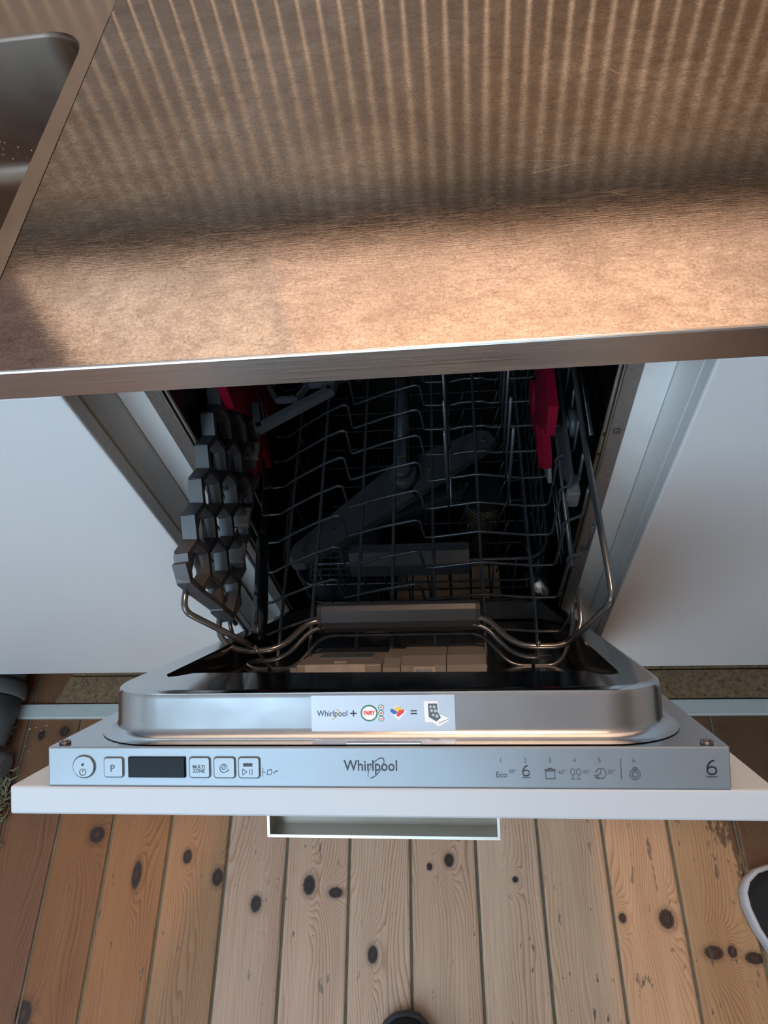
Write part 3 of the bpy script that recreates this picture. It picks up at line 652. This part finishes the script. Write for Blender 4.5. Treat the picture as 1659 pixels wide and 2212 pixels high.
# detergent dispenser on the recess floor
dp_ = MB().box(-.106, -.020, .235, .345, -.001, .012, M=MD, b=.002).build('dispenser_body', M['disp'], dw_)
MB().box(-.090, -.034, .272, .300, .0105, .0128, M=MD, b=.0006).build('window', simple('blue_grey_window', (.10, .14, .18), .15), dp_)
MB().box(-.096, -.036, .232, .2335, .004, .0125, M=MD).build('lower_ledge', M['disp2'], dp_)
MB().box(-.069, -.056, .243, .249, .0118, .0132, M=MD, b=.0004).build('slot_catch', M['disp2'], dp_)
MB().box(-.113, -.105, .236, .330, -.001, .009, M=MD, b=.002).build('hinge_arm', M['clear'], dp_)
ld_ = MB(); ld_.prism([dw(-.018, u, v) for u, v in ((.225, -.001), (.225, .010), (.246, .016), (.318, .016), (.318, -.001))], (.0170, 0, 0)); ld_.build('lid_segment', M['disp'], dp_)
MB().prism([dw(-.0002, u, v) for u, v in ((.225, -.001), (.225, .012), (.246, .018), (.320, .018), (.320, -.001))], (.0435, 0, 0)).build('lid', M['disp'], dp_)
MB().prism([dw(.0442, u, v) for u, v in ((.225, -.001), (.225, .012), (.246, .018), (.320, .018), (.320, -.001))], (.0375, 0, 0)).build('lid_segment', M['disp'], dp_)
MB().box(.012, .0335, .2215, .2248, .000, .011, M=MD, b=.0006).build('latch', M['disp2'], dp_)
MB().box(.015, .0300, .2200, .2214, .002, .009, M=MD, b=.0004).build('latch_recess', simple('worn_blue_grey', (.20, .22, .25), .5, nz=.5, nscale=200), dp_)

# ------------------------------------------------------------------ upper rack
ur = thing('upper_rack', 'grey wire upper dishwasher rack pulled halfway out', 'dish rack', (-.007, .06, .512))
rows = [-.1345+.0407*i for i in range(11)]
RT = [(.1858, .680), (.1868, .631), (.1850, .627), (.1700, .6138), (.1690, .607), (.1712, .600), (.1698, .5165), (.1668, .512), (.1424, .512)]
LT = [(-.1650, .5140), (-.1815, .5120), (-.1855, .5230), (-.1845, .600), (-.186, .607), (-.1985, .620), (-.2000, .628), (-.2000, .680)]
midA = [(.0842, .5253), (.0281, .5136), (.0175, .5142), (.0150, .5535), (.0098, .5577), (-.0294, .5446), (-.0716, .5255), (-.0766, .5240), (-.0760, .5728), (-.0812, .5749), (-.1053, .5610), (-.1472, .5300)]
midB = [(.118, .512), (.104, .5125), (.097, .517), (.070, .5165), (.055, .512), (.0281, .5136), (.0175, .5142), (.0150, .5535), (.0098, .5577), (-.0294, .5446), (-.0716, .5255), (-.0766, .5240), (-.0760, .5728), (-.0812, .5749), (-.1053, .5610), (-.1472, .5300)]
for i, y in enumerate(rows):
    pts = RT+(midA if y < .09 else midB)+LT
    if i == 0: pts = [(.178, .60)]+RT[6:]+midA+LT[:4]
    MB().tube(fillet([(x, y, z) for x, z in pts], .0035, 3), .00165, 7).build('cross_wire', M['wire'], ur)
for x, z in ((-.147, .5265), (-.104, .5575), (-.058, .5290), (-.017, .5460), (.0281, .5102), (.0842, .5220), (.142, .5085)):
    zl = .557
    MB().tube(fillet([(x*.98, -.1885, zl), (x, -.184, z+.006), (x, -.174, z), (x, .275, z), (x, .285, z+.05)], .008, 4), .0021, 8).build('lengthwise_wire', M['wire'], ur)
# top rim: two sides, bent in at the front corners
for s, cx in ((1, 0), (-1, 0)):
    X = .1875 if s > 0 else -.2015
    XC = .1925 if s > 0 else -.1990
    XJ = .1600 if s > 0 else -.1500
    MB().tube(fillet([(X, .30, .684), (X, .0, .684), (XC, -.150, .684), (XC, -.172, .682), (XJ+.01*s, -.183, .640), (XJ, -.182, .607)], .012, 5), .0031, 10).build('rim_wire', M['bright_wire'], ur)
    XW = .1745 if s > 0 else -.1885
    MB().tube([(XW, .29, .603), (XW, -.100, .603)], .0026, 8).build('side_rail', M['wire'], ur)
# front loops
def loop(name, pts, r, mat, f=.02): MB().tube(fillet(pts, f, 6), r, 9).build(name, M[mat], ur)
zA = .607
loop('front_loop', [(.176, -.128, zA+.004), (.176, -.168, zA), (.158, -.1855, zA), (.112, -.1855, zA), (.086, -.150, zA-.016), (.066, -.146, zA-.018), (-.076, -.146, zA-.018), (-.100, -.150, zA-.016), (-.124, -.1855, zA), (-.170, -.1855, zA), (-.190, -.168, zA), (-.190, -.126, zA+.004)], .0031, 'bright_wire')
zB = .585
for s in (1, -1):
    o = -.007
    loop('short_loop', [(o+s*.155, -.189, zB), (o+s*.118, -.188, zB), (o+s*.090, -.155, zB), (o+s*.066, -.151, zB)], .0025, 'bright_wire')
    MB().tube([(o+s*.139, -.1855, zA+.008), (o+s*.1385, -.187, zB), (o+s*.1375, -.188, .557)], .0020, 7).ball((o+s*.139, -.1853, zA+.009), .0024).build('front_upright', M['bright_wire'], ur)
zC = .557
loop('lower_front_wire', [(.171, -.138, .60), (.1715, -.160, zC+.01), (.158, -.1885, zC), (.108, -.1880, zC), (.079, -.152, zC), (-.091, -.152, zC), (-.119, -.1880, zC), (-.170, -.1885, zC), (-.186, -.160, zC+.01), (-.187, -.138, .60)], .0022, 'wire', .014)
# grip
hd = MB(); gp = [(-.012, .002), (-.0175, .001), (-.0275, -.005), (-.0318, -.011), (-.0325, -.0195), (-.029, -.0215), (-.010, -.0215), (-.008, .0)]
hd.prism([(-.0890, -.1235+a, .5965+b_) for a, b_ in gp], (.1660, 0, 0)); hd = hd.build('grip', simple('grip_plastic', (.026, .030, .036), .38), ur)
for x0, x1 in ((-.0905, -.0860), (.0740, .0785)): MB().prism([(x0, -.1235+a*1.04, .5966+b_*1.05) for a, b_ in gp], (x1-x0, 0, 0)).build('grip_end', M['blackmat'], hd)
# tines
for x in (.0482, .1200):
    for y in rows[4:10]: MB().tube([(x, y, .512), (x+.0004, y, .672)], .0019, 7).ball((x+.0004, y, .672), .0019, nu=7, nv=4).build('tine', M['wire'], ur)
    MB().tube([(x+.003, rows[4], .520), (x+.003, rows[9], .520)], .0017, 6).build('tine_rod', M['wire'], ur)
# red height adjusters
padj = [(.0127, .7812), (.020, .700), (.042, .645), (.060, .640), (.075, .640), (.100, .646), (.1339, .6138), (.1238, .5647), (.1300, .545), (.1457, .520), (.140, .505), (.115, .506), (.090, .540), (.079, .561), (.050, .575), (.033, .590), (.0300, .606), (.045, .612), (.060, .612), (.052, .622), (.020, .640), (.006, .690), (.001, .781)]
padj = [(.040, .690), (.170, .690), (.165, .650), (.138, .620), (.135, .590), (.150, .565), (.150, .545), (.130, .535), (.110, .550), (.092, .572), (.048, .574), (.030, .590), (.030, .606), (.065, .616), (.060, .628), (.036, .645)]
for s in (1, -1):
    X = .1560 if s > 0 else -.1780
    PA = padj if s > 0 else [(.066, .735), (.19, .735), (.19, .585), (.125, .600), (.110, .575), (.100, .545), (.086, .535), (.088, .56), (.095, .60), (.098, .625), (.060, .690)]
    a = MB(); a.prism([(X, y, z) for y, z in PA], (s*.010, 0, 0)); a.prism([(X-s*.004, y, z) for y, z in ((.030, .602), (.080, .606), (.082, .590), (.035, .586))], (s*.004, 0, 0))
    a.tube([(X-s*.002, .150, .570), (X+s*.008, .150, .570)], .022, 20)
    a = a.build('height_adjuster', M['red'], ur, label='red plastic height adjuster lever')
    MB().prism([(X+s*.007, y, z) for y, z in ((.045, .600), (.100, .580), (.100, .548), (.045, .556), (.020, .575))], (s*.004, 0, 0)).build('adjuster_plate', M['clear'], a)
    XX = .1900 if s > 0 else -.2040
    for y in (.055, .20): MB().cyl((XX-s*.008, y, .640), (XX, y, .640), .0165, 22).cyl((XX-s*.010, y, .640), (XX-s*.008, y, .640), .009, 16).build('wheel', M['plastic'], ur)
    MB().box(min(XX-s*.014, XX-s*.010), max(XX-s*.014, XX-s*.010), -.015, .23, .60, .645).build('adjuster_housing', M['plastic'], ur)
    MB().box(min(XX-s*.014, XX-s*.000), max(XX-s*.014, XX-s*.000), -.022, .004, .590, .618, b=.002).build('rail_clip', M['clear'], ur)
# hexagonal cup shelves
def hexmat(name, origin, ea, eb, en, na, nb, s, depth, w, label):
    """honeycomb of na x nb cells; ea along the rack, eb across, en thickness"""
    ea, eb, en = Vector(ea).normalized(), Vector(eb).normalized(), Vector(en).normalized(); O_ = Vector(origin)
    segs = {}
    for j in range(nb):
        for i in range(na):
            cxa = (i+.5*(j % 2))*sqrt(3)*s; cyb = j*1.5*s+s
            vs = [(cxa+s*cos(radians(30+60*k)), cyb+s*sin(radians(30+60*k))) for k in range(6)]
            for k in range(6):
                a, b_ = vs[k], vs[(k+1) % 6]; key = tuple(sorted([(round(a[0], 4), round(a[1], 4)), (round(b_[0], 4), round(b_[1], 4))])); segs[key] = 1
    mb = MB()
    def rib(a, b_, w0, w1, d0, d1):
        A = O_+ea*a[0]+eb*a[1]; B = O_+ea*b_[0]+eb*b_[1]; t = (B-A).normalized(); q = t.cross(en).normalized(); A = A-t*w0*.3; B = B+t*w0*.3
        vv = [A+q*w0+en*d0, A-q*w0+en*d0, A-q*w1+en*d1, A+q*w1+en*d1, B+q*w0+en*d0, B-q*w0+en*d0, B-q*w1+en*d1, B+q*w1+en*d1]
        mb.add(vv, [(0, 1, 2, 3), (4, 7, 6, 5), (0, 4, 5, 1), (2, 6, 7, 3), (1, 5, 6, 2), (0, 3, 7, 4)])
    for (a, b_) in segs: rib(a, b_, w/2, w*.28, 0, depth)
    return mb, rib
sH = .0235
mb, rib = hexmat('m', (-.2025, -.1285, .711), (0, 1, 0), (.13, 0, -1), (1, 0, .13), 7, 3, sH, .0135, .0098, '')
# solid frame at the front end
rib((-.0215, .012), (-.010, -.001), .0035, .0025, 0, .0135); rib((-.0215, .012), (-.0215, .034), .0035, .0025, 0, .0135); rib((-.0215, .034), (-.018, .105), .0035, .0025, 0, .0135); rib((-.018, .105), (.02, .112), .0035, .0025, 0, .0135)
mb.build('cup_shelf', M['mat'], ur)
for y in (-.075, -.030, .060): MB().box(-.192, -.172, y-.012, y+.012, .604, .612, b=.002).tube([(-.1885, y-.012, .603), (-.1885, y+.012, .603)], .0058, 10).build('shelf_clip', M['clear'], ur)
mb, rib = hexmat('m', (-.158, .127, .640), (0, 1, 0), (1, 0, 0), (0, 0, 1), 3, 2, sH, .0085, .006, '')
for a, b_ in (((-.062, -.005), (-.012, .075)), ((-.012, .075), (.020, .082)), ((.020, .082), (.12, .082)), ((-.062, -.005), (-.03, -.012))): rib(a, b_, .005, .004, 0, .011)
mb.build('cup_shelf', M['mat'], ur, label='folded-down honeycomb cup shelf')
# short posts at the left corner
for x, y, z0, z1 in ((-.187, -.098, .575, .607), (-.187, -.140, .566, .607)): MB().tube([(x, y, z0), (x, y, z1)], .0026, 8).build('side_post', M['wire'], ur)
# upper spray arm
zs = .478; sa_ = MB()
A = Vector((-.158, -.022, 0)); B = Vector((.112, .165, 0)); H = Vector((-.012, .095, 0))
def arm(a, h, w0, w1):
    d = (a-h).normalized(); q = Vector((-d.y, d.x, 0)); return [h+q*w1, a+q*w0-d*.01, a+q*w0*.4, a-q*w0*.55, a-q*w0-d*.014, h-q*w1]
for a in (A, B):
    P = arm(a, H, .017, .030); bot = [Vector((p.x, p.y, zs-.012)) for p in P]; top = [Vector((H.x+(p.x-H.x)*.97, H.y+(p.y-H.y)*.97, zs)) for p in P]; k = len(P)
    sa_.add(bot+top, [(i, (i+1) % k, k+(i+1) % k, k+i) for i in range(k)]+[tuple(range(k))[::-1], tuple(range(k, 2*k))])
sa_ = sa_.build('spray_arm', M['plastic'], ur)
for t_ in (.28, .62, .88): 
    for a in (A, B):
        p = H.lerp(a, t_); MB().tube([(p.x, p.y, zs-.001), (p.x, p.y, zs+.0012)], .0045, 14, rs=[.0045, .0038]).build('nozzle_ring', M['mat'], sa_); MB().cyl((p.x, p.y, zs+.0006), (p.x, p.y, zs+.0016), .0018, 10).build('nozzle', M['blackmat'], sa_)
MB().cyl((-.012, .095, zs), (-.012, .095, zs+.022), .018, 22).tube([(-.012, .095, zs+.022), (-.012, .095, zs+.034)], .012, 16).tube([(-.012, .10, zs+.030), (-.012, .30, zs+.034)], .010, 14).box(-.020, -.004, .095, .125, zs+.02, zs+.055, b=.002).build('feed_pipe', M['plastic'], ur)

# knife lying along the left side of the upper rack
kf = thing('kitchen_knife', 'long kitchen knife with glossy black handle lying in the upper rack', 'knife', (-.178, -.08, .52))
Pa, Pb, Pc = Vector((-.1675, -.150, .534)), Vector((-.1765, -.0190, .541)), Vector((-.1850, .130, .545))
d = (Pb-Pa).normalized(); hk = MB(); q = Vector((d.y, -d.x, 0)).normalized(); up = q.cross(d)
if up.z < 0: up = -up
secs = []
for t_, w, h in ((0, .0040, .006), (.03, .0064, .010), (.3, .0068, .012), (.7, .0064, .011), (.95, .006, .011), (1, .0045, .009)):
    c = Pa.lerp(Pb, t_); secs.append([c+q*w*cx_+up*h*cz_ for cx_, cz_ in ((1, .6), (.7, 1), (-.7, 1), (-1, .6), (-1, -.6), (-.7, -1), (.7, -1), (1, -.6))])
hk.add([v for r in secs for v in r], [(i*8+k, i*8+(k+1) % 8, (i+1)*8+(k+1) % 8, (i+1)*8+k) for i in range(5) for k in range(8)]+[tuple(range(8)), tuple(range(40, 48))], True); hk.build('handle', M['black'], kf)
bl = MB(); vv = []
for t_, hh in ((0, .010), (.05, .016), (.5, .015), (.8, .011), (1, .001)):
    c = Pb.lerp(Pc, t_); vv += [c+up*.010-q*.0010, c+up*.010+q*.0010, c+up*(.010-hh*1.7)]
bl.add(vv, [(i*3+k, i*3+(k+1) % 3, (i+1)*3+(k+1) % 3, (i+1)*3+k) for i in range(4) for k in range(3)]+[(0, 1, 2), (12, 13, 14)]); bl.build('blade', M['blade'], kf)

# ------------------------------------------------------------------ lower rack and what stands in it
lrk = thing('lower_rack', 'grey wire lower rack deep inside the dishwasher', 'dish rack', (0, .26, .22))
for z, r in ((.400, .0026), (.330, .002), (.262, .002)):
    o = rrect(-.185, .178, .012, .470, .03, 5); MB().tube([(x, y, z) for x, y in o], r, 8, closed=True).build('rim_wire', M['wire'], lrk)
for i in range(12):
    x = -.172+i*.0307; MB().tube(fillet([(x, .011, .400), (x, .011, .262), (x, .022, .232), (x, .460, .232), (x, .471, .262), (x, .471, .400)], .012, 3), .0014, 6).build('upright_wire', M['wire'], lrk)
for i in range(11):
    y = .045+i*.040; MB().tube(fillet([(-.186, y, .400), (-.186, y, .262), (-.175, y, .230), (.168, y, .230), (.179, y, .262), (.179, y, .400)], .012, 3), .0014, 6).build('cross_wire', M['wire'], lrk)
for j in range(2):
    for i in range(9): MB().tube([(.055+j*.06, .07+i*.038, .236), (.075+j*.06, .085+i*.038, .300)], .0014, 6).build('tine', M['wire'], lrk)
MB().prism([(-.0925, y, z) for y, z in ((.030, .418), (.030, .412), (.012, .400), (.004, .380), (-.002, .384), (.004, .404), (.018, .418))], (.1640, 0, 0)).build('grip', M['plastic'], lrk)
cb = thing('cutlery_basket', 'dark plastic cutlery basket with grid lid in the lower rack', 'basket', (-.12, .075, .232))
g_ = MB()
for i in range(8): g_.box(-.166+i*.0142, -.1645+i*.0142, .022, .112, .318, .321)
for i in range(10): g_.box(-.167, -.065, .022+i*.0098, .0235+i*.0098, .318, .321)
g_.build('grid_lid', M['plastic'], cb)
MB().box(-.168, -.166, .02, .114, .236, .321).box(-.066, -.064, .02, .114, .236, .321).box(-.168, -.064, .02, .022, .236, .316).box(-.168, -.064, .112, .114, .236, .321).box(-.168, -.064, .02, .114, .234, .236).build('basket_body', M['plastic'], cb)
cup = thing('steel_ladle', 'shiny rounded steel ladle head in the right of the lower rack', 'ladle', (.172, .02, .29))
q_ = MB(); nn = 18
for i in range(7):
    pass
cc = Vector((.172, .022, .306)); vs = []
for i in range(8):
    t_ = pi/2*i/7
    for k in range(nn): vs.append(cc+Vector((.019*sin(t_)*cos(2*pi*k/nn), .032*sin(t_)*sin(2*pi*k/nn), .020*cos(t_))))
q_.add(vs, [(i*nn+k, i*nn+(k+1) % nn, (i+1)*nn+(k+1) % nn, (i+1)*nn+k) for i in range(7) for k in range(nn)], True); q_.build('bowl', M['blade'], cup)
MB().tube([(.168, .045, .312), (.150, .100, .306), (.146, .150, .30)], .003, 8).build('handle', M['black'], cup)

# ------------------------------------------------------------------ floor level bits
pb = thing('plinth_board', 'loose brown chipboard plinth board lying on floor below cabinets', 'board', (0, .01, 0))
MB().prism([(-.7147, -.0712, .0003), (1.2, -.0708, .0003), (1.2, -.0225, .0003), (-.6955, -.0225, .0003)], (0, 0, .0085)).build('front_board', M['chip'], pb)
MB().prism([(-.693, -.0195, .0003), (1.2, -.0195, .0003), (1.2, .09, .0003), (-.667, .09, .0003)], (0, 0, .0085)).build('rear_board', M['chip'], pb)
bt = MB(); bt.prism([(-.797, -.0990, .0004), (-.7955, -.088, .0004), (-.7965, -.084, .0004), (-.7925, -.0745, .0004), (1.2, -.0738, .0004), (1.2, -.1000, .0004), (-.774, -.1010, .0004)], (0, 0, .0070))
bt = bt.build('white_batten', M['batten'], None, label='long off-white batten lying in front of the chipboard plinth', category='batten')
MB().box(-.790, -.788, -.095, -.086, .0072, .0076).box(-.788, -.785, -.0965, -.0945, .0072, .0076).box(-.788, -.784, -.087, -.0855, .0072, .0076).build('chipped_mark', M['ink'], bt)
MB().box(-.775, 1.2, -.1003, -.0985, .0060, .0078).build('front_lip', M['strip'], bt)
pp = thing('waste_pipe', 'dark grey plastic waste pipe with collar on floor under left cabinet', 'pipe', (-.81, -.08, 0))
MB().tube([(-.822, .08, .045), (-.818, .02, .045), (-.812, -.060, .045)], .044, 24).build('pipe_body', M['pipe'], pp)
MB().tube([(-.812, -.045, .046), (-.8115, -.050, .046), (-.811, -.068, .046), (-.811, -.071, .046)], .05, 28, rs=[.047, .0505, .0505, .047]).build('collar', M['pipe'], pp)
MB().tube([(-.811, -.071, .044), (-.812, -.125, .040), (-.816, -.150, .040)], .043, 24, rs=[.043, .040, .038]).build('elbow', M['pipe'], pp)
cpn = thing('clear_pipe_cap', 'crinkled smoky plastic cap lying in front of the waste pipe', 'cap', (-.80, -.18, 0))
MB().tube([(-.830, -.182, .026), (-.800, -.186, .026), (-.774, -.190, .025), (-.768, -.191, .025)], .025, 20, rs=[.0250, .0255, .0235, .018]).build('cap_body', M['clear'], cpn)
rg = MB()
for k in range(12):
    a = radians(20+k*13); rg.tube([(-.790+.002*(k % 3), -.188+.0255*cos(a), .026+.0255*sin(a)), (-.772, -.190+.0215*cos(a), .025+.0215*sin(a))], .0006, 5)
rg.build('rib', simple('pale_film_crease', (.5, .5, .5), .3), cpn)
fb = MB()
for k in range(160):
    x, y = random.gauss(-.812, .018), random.gauss(-.258, .034); a = random.uniform(0, 6.3); l = random.uniform(.01, .028); z = abs(random.gauss(.006, .006))+.001
    x = min(x+.030, -.768)
    fb.tube([(x, y, z), (x+l*.5*cos(a), y+l*.5*sin(a), z+.004), (x+l*cos(a+.6), y+l*sin(a+.6), z)], .0018, 4)
fb.build('fibre_tuft', M['fluff'], None, label='yellowish green fibre tuft at the left edge beside the planks', category='fibre', kind='stuff')
fk = MB()
for x, y, l, a in [(-.787, -.116, .007, .3), (-.790, -.127, .006, .7), (-.757, -.119, .004, .5), (-.745, -.116, .002, 0), (-.725, -.112, .002, 0), (-.733, -.122, .002, 1.2), (-.747, -.160, .004, 2.4), (-.793, -.140, .004, .2), (-.795, -.150, .003, .9), (-.7565, -.150, .002, .2)]:
    c_, s_ = cos(a)*l/2, sin(a)*l/2; w = .0009
    fk.prism([(x-c_+s_*.3, y-s_-w, .0002), (x+c_, y+s_-w*.4, .0002), (x+c_-w, y+s_+w, .0002), (x-c_, y-s_+w*.6, .0002)], (0, 0, .0007))
fk.build('paint_flake', M['p_white'], None, label='small white paint flakes scattered on the floor near the batten', category='debris', kind='stuff')

# ------------------------------------------------------------------ shoes of the person standing here
def shoe(name, label, tip, heading, L=.285, Wd=.098, rim='sole', hs=1.0):
    t = thing(name, label, 'shoe', (tip[0], tip[1], 0))
    fx, fy = cos(heading), sin(heading); px_, py_ = -fy, fx
    def Wp(a, b, z): return (tip[0]-fx*a+px_*b, tip[1]-fy*a+py_*b, z)
    def outline(s):    # a: distance back from the tip, b: half widths (asymmetric)
        o = []
        prof = [(0, 0, 0), (.004, .020, .022), (.014, .034, .038), (.032, .043, .047), (.060, .049, .050), (.095, .050, .047), (.14, .043, .040), (.19, .037, .034), (.235, .036, .034), (.262, .032, .031), (.278, .020, .020), (.285, 0, 0)]
        l = [(a*L/.285, b1*Wd/.098) for a, b1, b2 in prof]; r = [(a*L/.285, -b2*Wd/.098) for a, b1, b2 in prof[1:-1]][::-1]
        return [(L/2+(a-L/2)*s, b*(1-(1-s)*2.4)) for a, b in l+r]
    def shell(layers):
        mb = MB(); R = []
        for s, z in layers: R.append([Wp(a, b, z(a) if callable(z) else z) for a, b in outline(s)])
        k = len(R[0]); mb.add([v for r in R for v in r], [(i*k+j, i*k+(j+1) % k, (i+1)*k+(j+1) % k, (i+1)*k+j) for i in range(len(R)-1) for j in range(k)]+[tuple(range(k))[::-1], tuple(range((len(R)-1)*k, len(R)*k))], True); return mb
    shell([(1.0, .001), (1.012, .006), (1.01, .020), (1.0, .028), (.985, .0295), (.965, .0285)]).build('sole', M[rim], t, label='white rubber sole rim' if rim == 'sole' else 'black rubber sole')
    h = lambda base, k: (lambda a: base+k*min(1, max(0, (a-.03)/.13))*hs)
    shell([(.965, .024), (.955, h(.036, .012)), (.93, h(.046, .022)), (.88, h(.053, .032)), (.80, h(.057, .040)), (.66, h(.059, .046))]).build('upper', M['canvas'], t)
    # ankle opening, collar and sock
    c0 = Vector(Wp(L*.72, .0, 0))
    cr = [Vector(Wp(L*.72+.052*cos(2*pi*k/24), .030*sin(2*pi*k/24), .098)) for k in range(24)]
    MB().tube(cr, .004, 8, closed=True).build('collar', M['canvas'], t)
    sk_ = MB(); rgs = []
    for z, e in ((.070, 1.15), (.098, 1.0), (.14, .88), (.20, .86)): rgs.append([Vector(Wp(L*.72+.050*e*cos(2*pi*k/24), .029*e*sin(2*pi*k/24), z)) for k in range(24)])
    sk_.add([v for r in rgs for v in r], [(i*24+k, i*24+(k+1) % 24, (i+1)*24+(k+1) % 24, (i+1)*24+k) for i in range(3) for k in range(24)]+[tuple(range(72, 96))], True); sk_.build('sock', M['blackmat'], t)
    st = MB(); st.tube([Wp(.095, b*.036, .030+.034*sqrt(max(0, 1-b*b))+.002) for b in (-.95, -.7, -.35, 0, .35, .7, .95)], .0012, 6); st.build('seam', M['rubber'], t)
    return t
shoe('canvas_shoe', 'black canvas shoe with white sole rim at the right edge', (.4835, -.3370), radians(118))
shoe('canvas_shoe', 'black shoe whose toe tip shows at the bottom edge', (-.060, -.5335), radians(112), Wd=.086, rim='rubber')
print('objects', len(bpy.data.objects))
for o in bpy.data.objects:
    if '_base' in o: del o['_base']
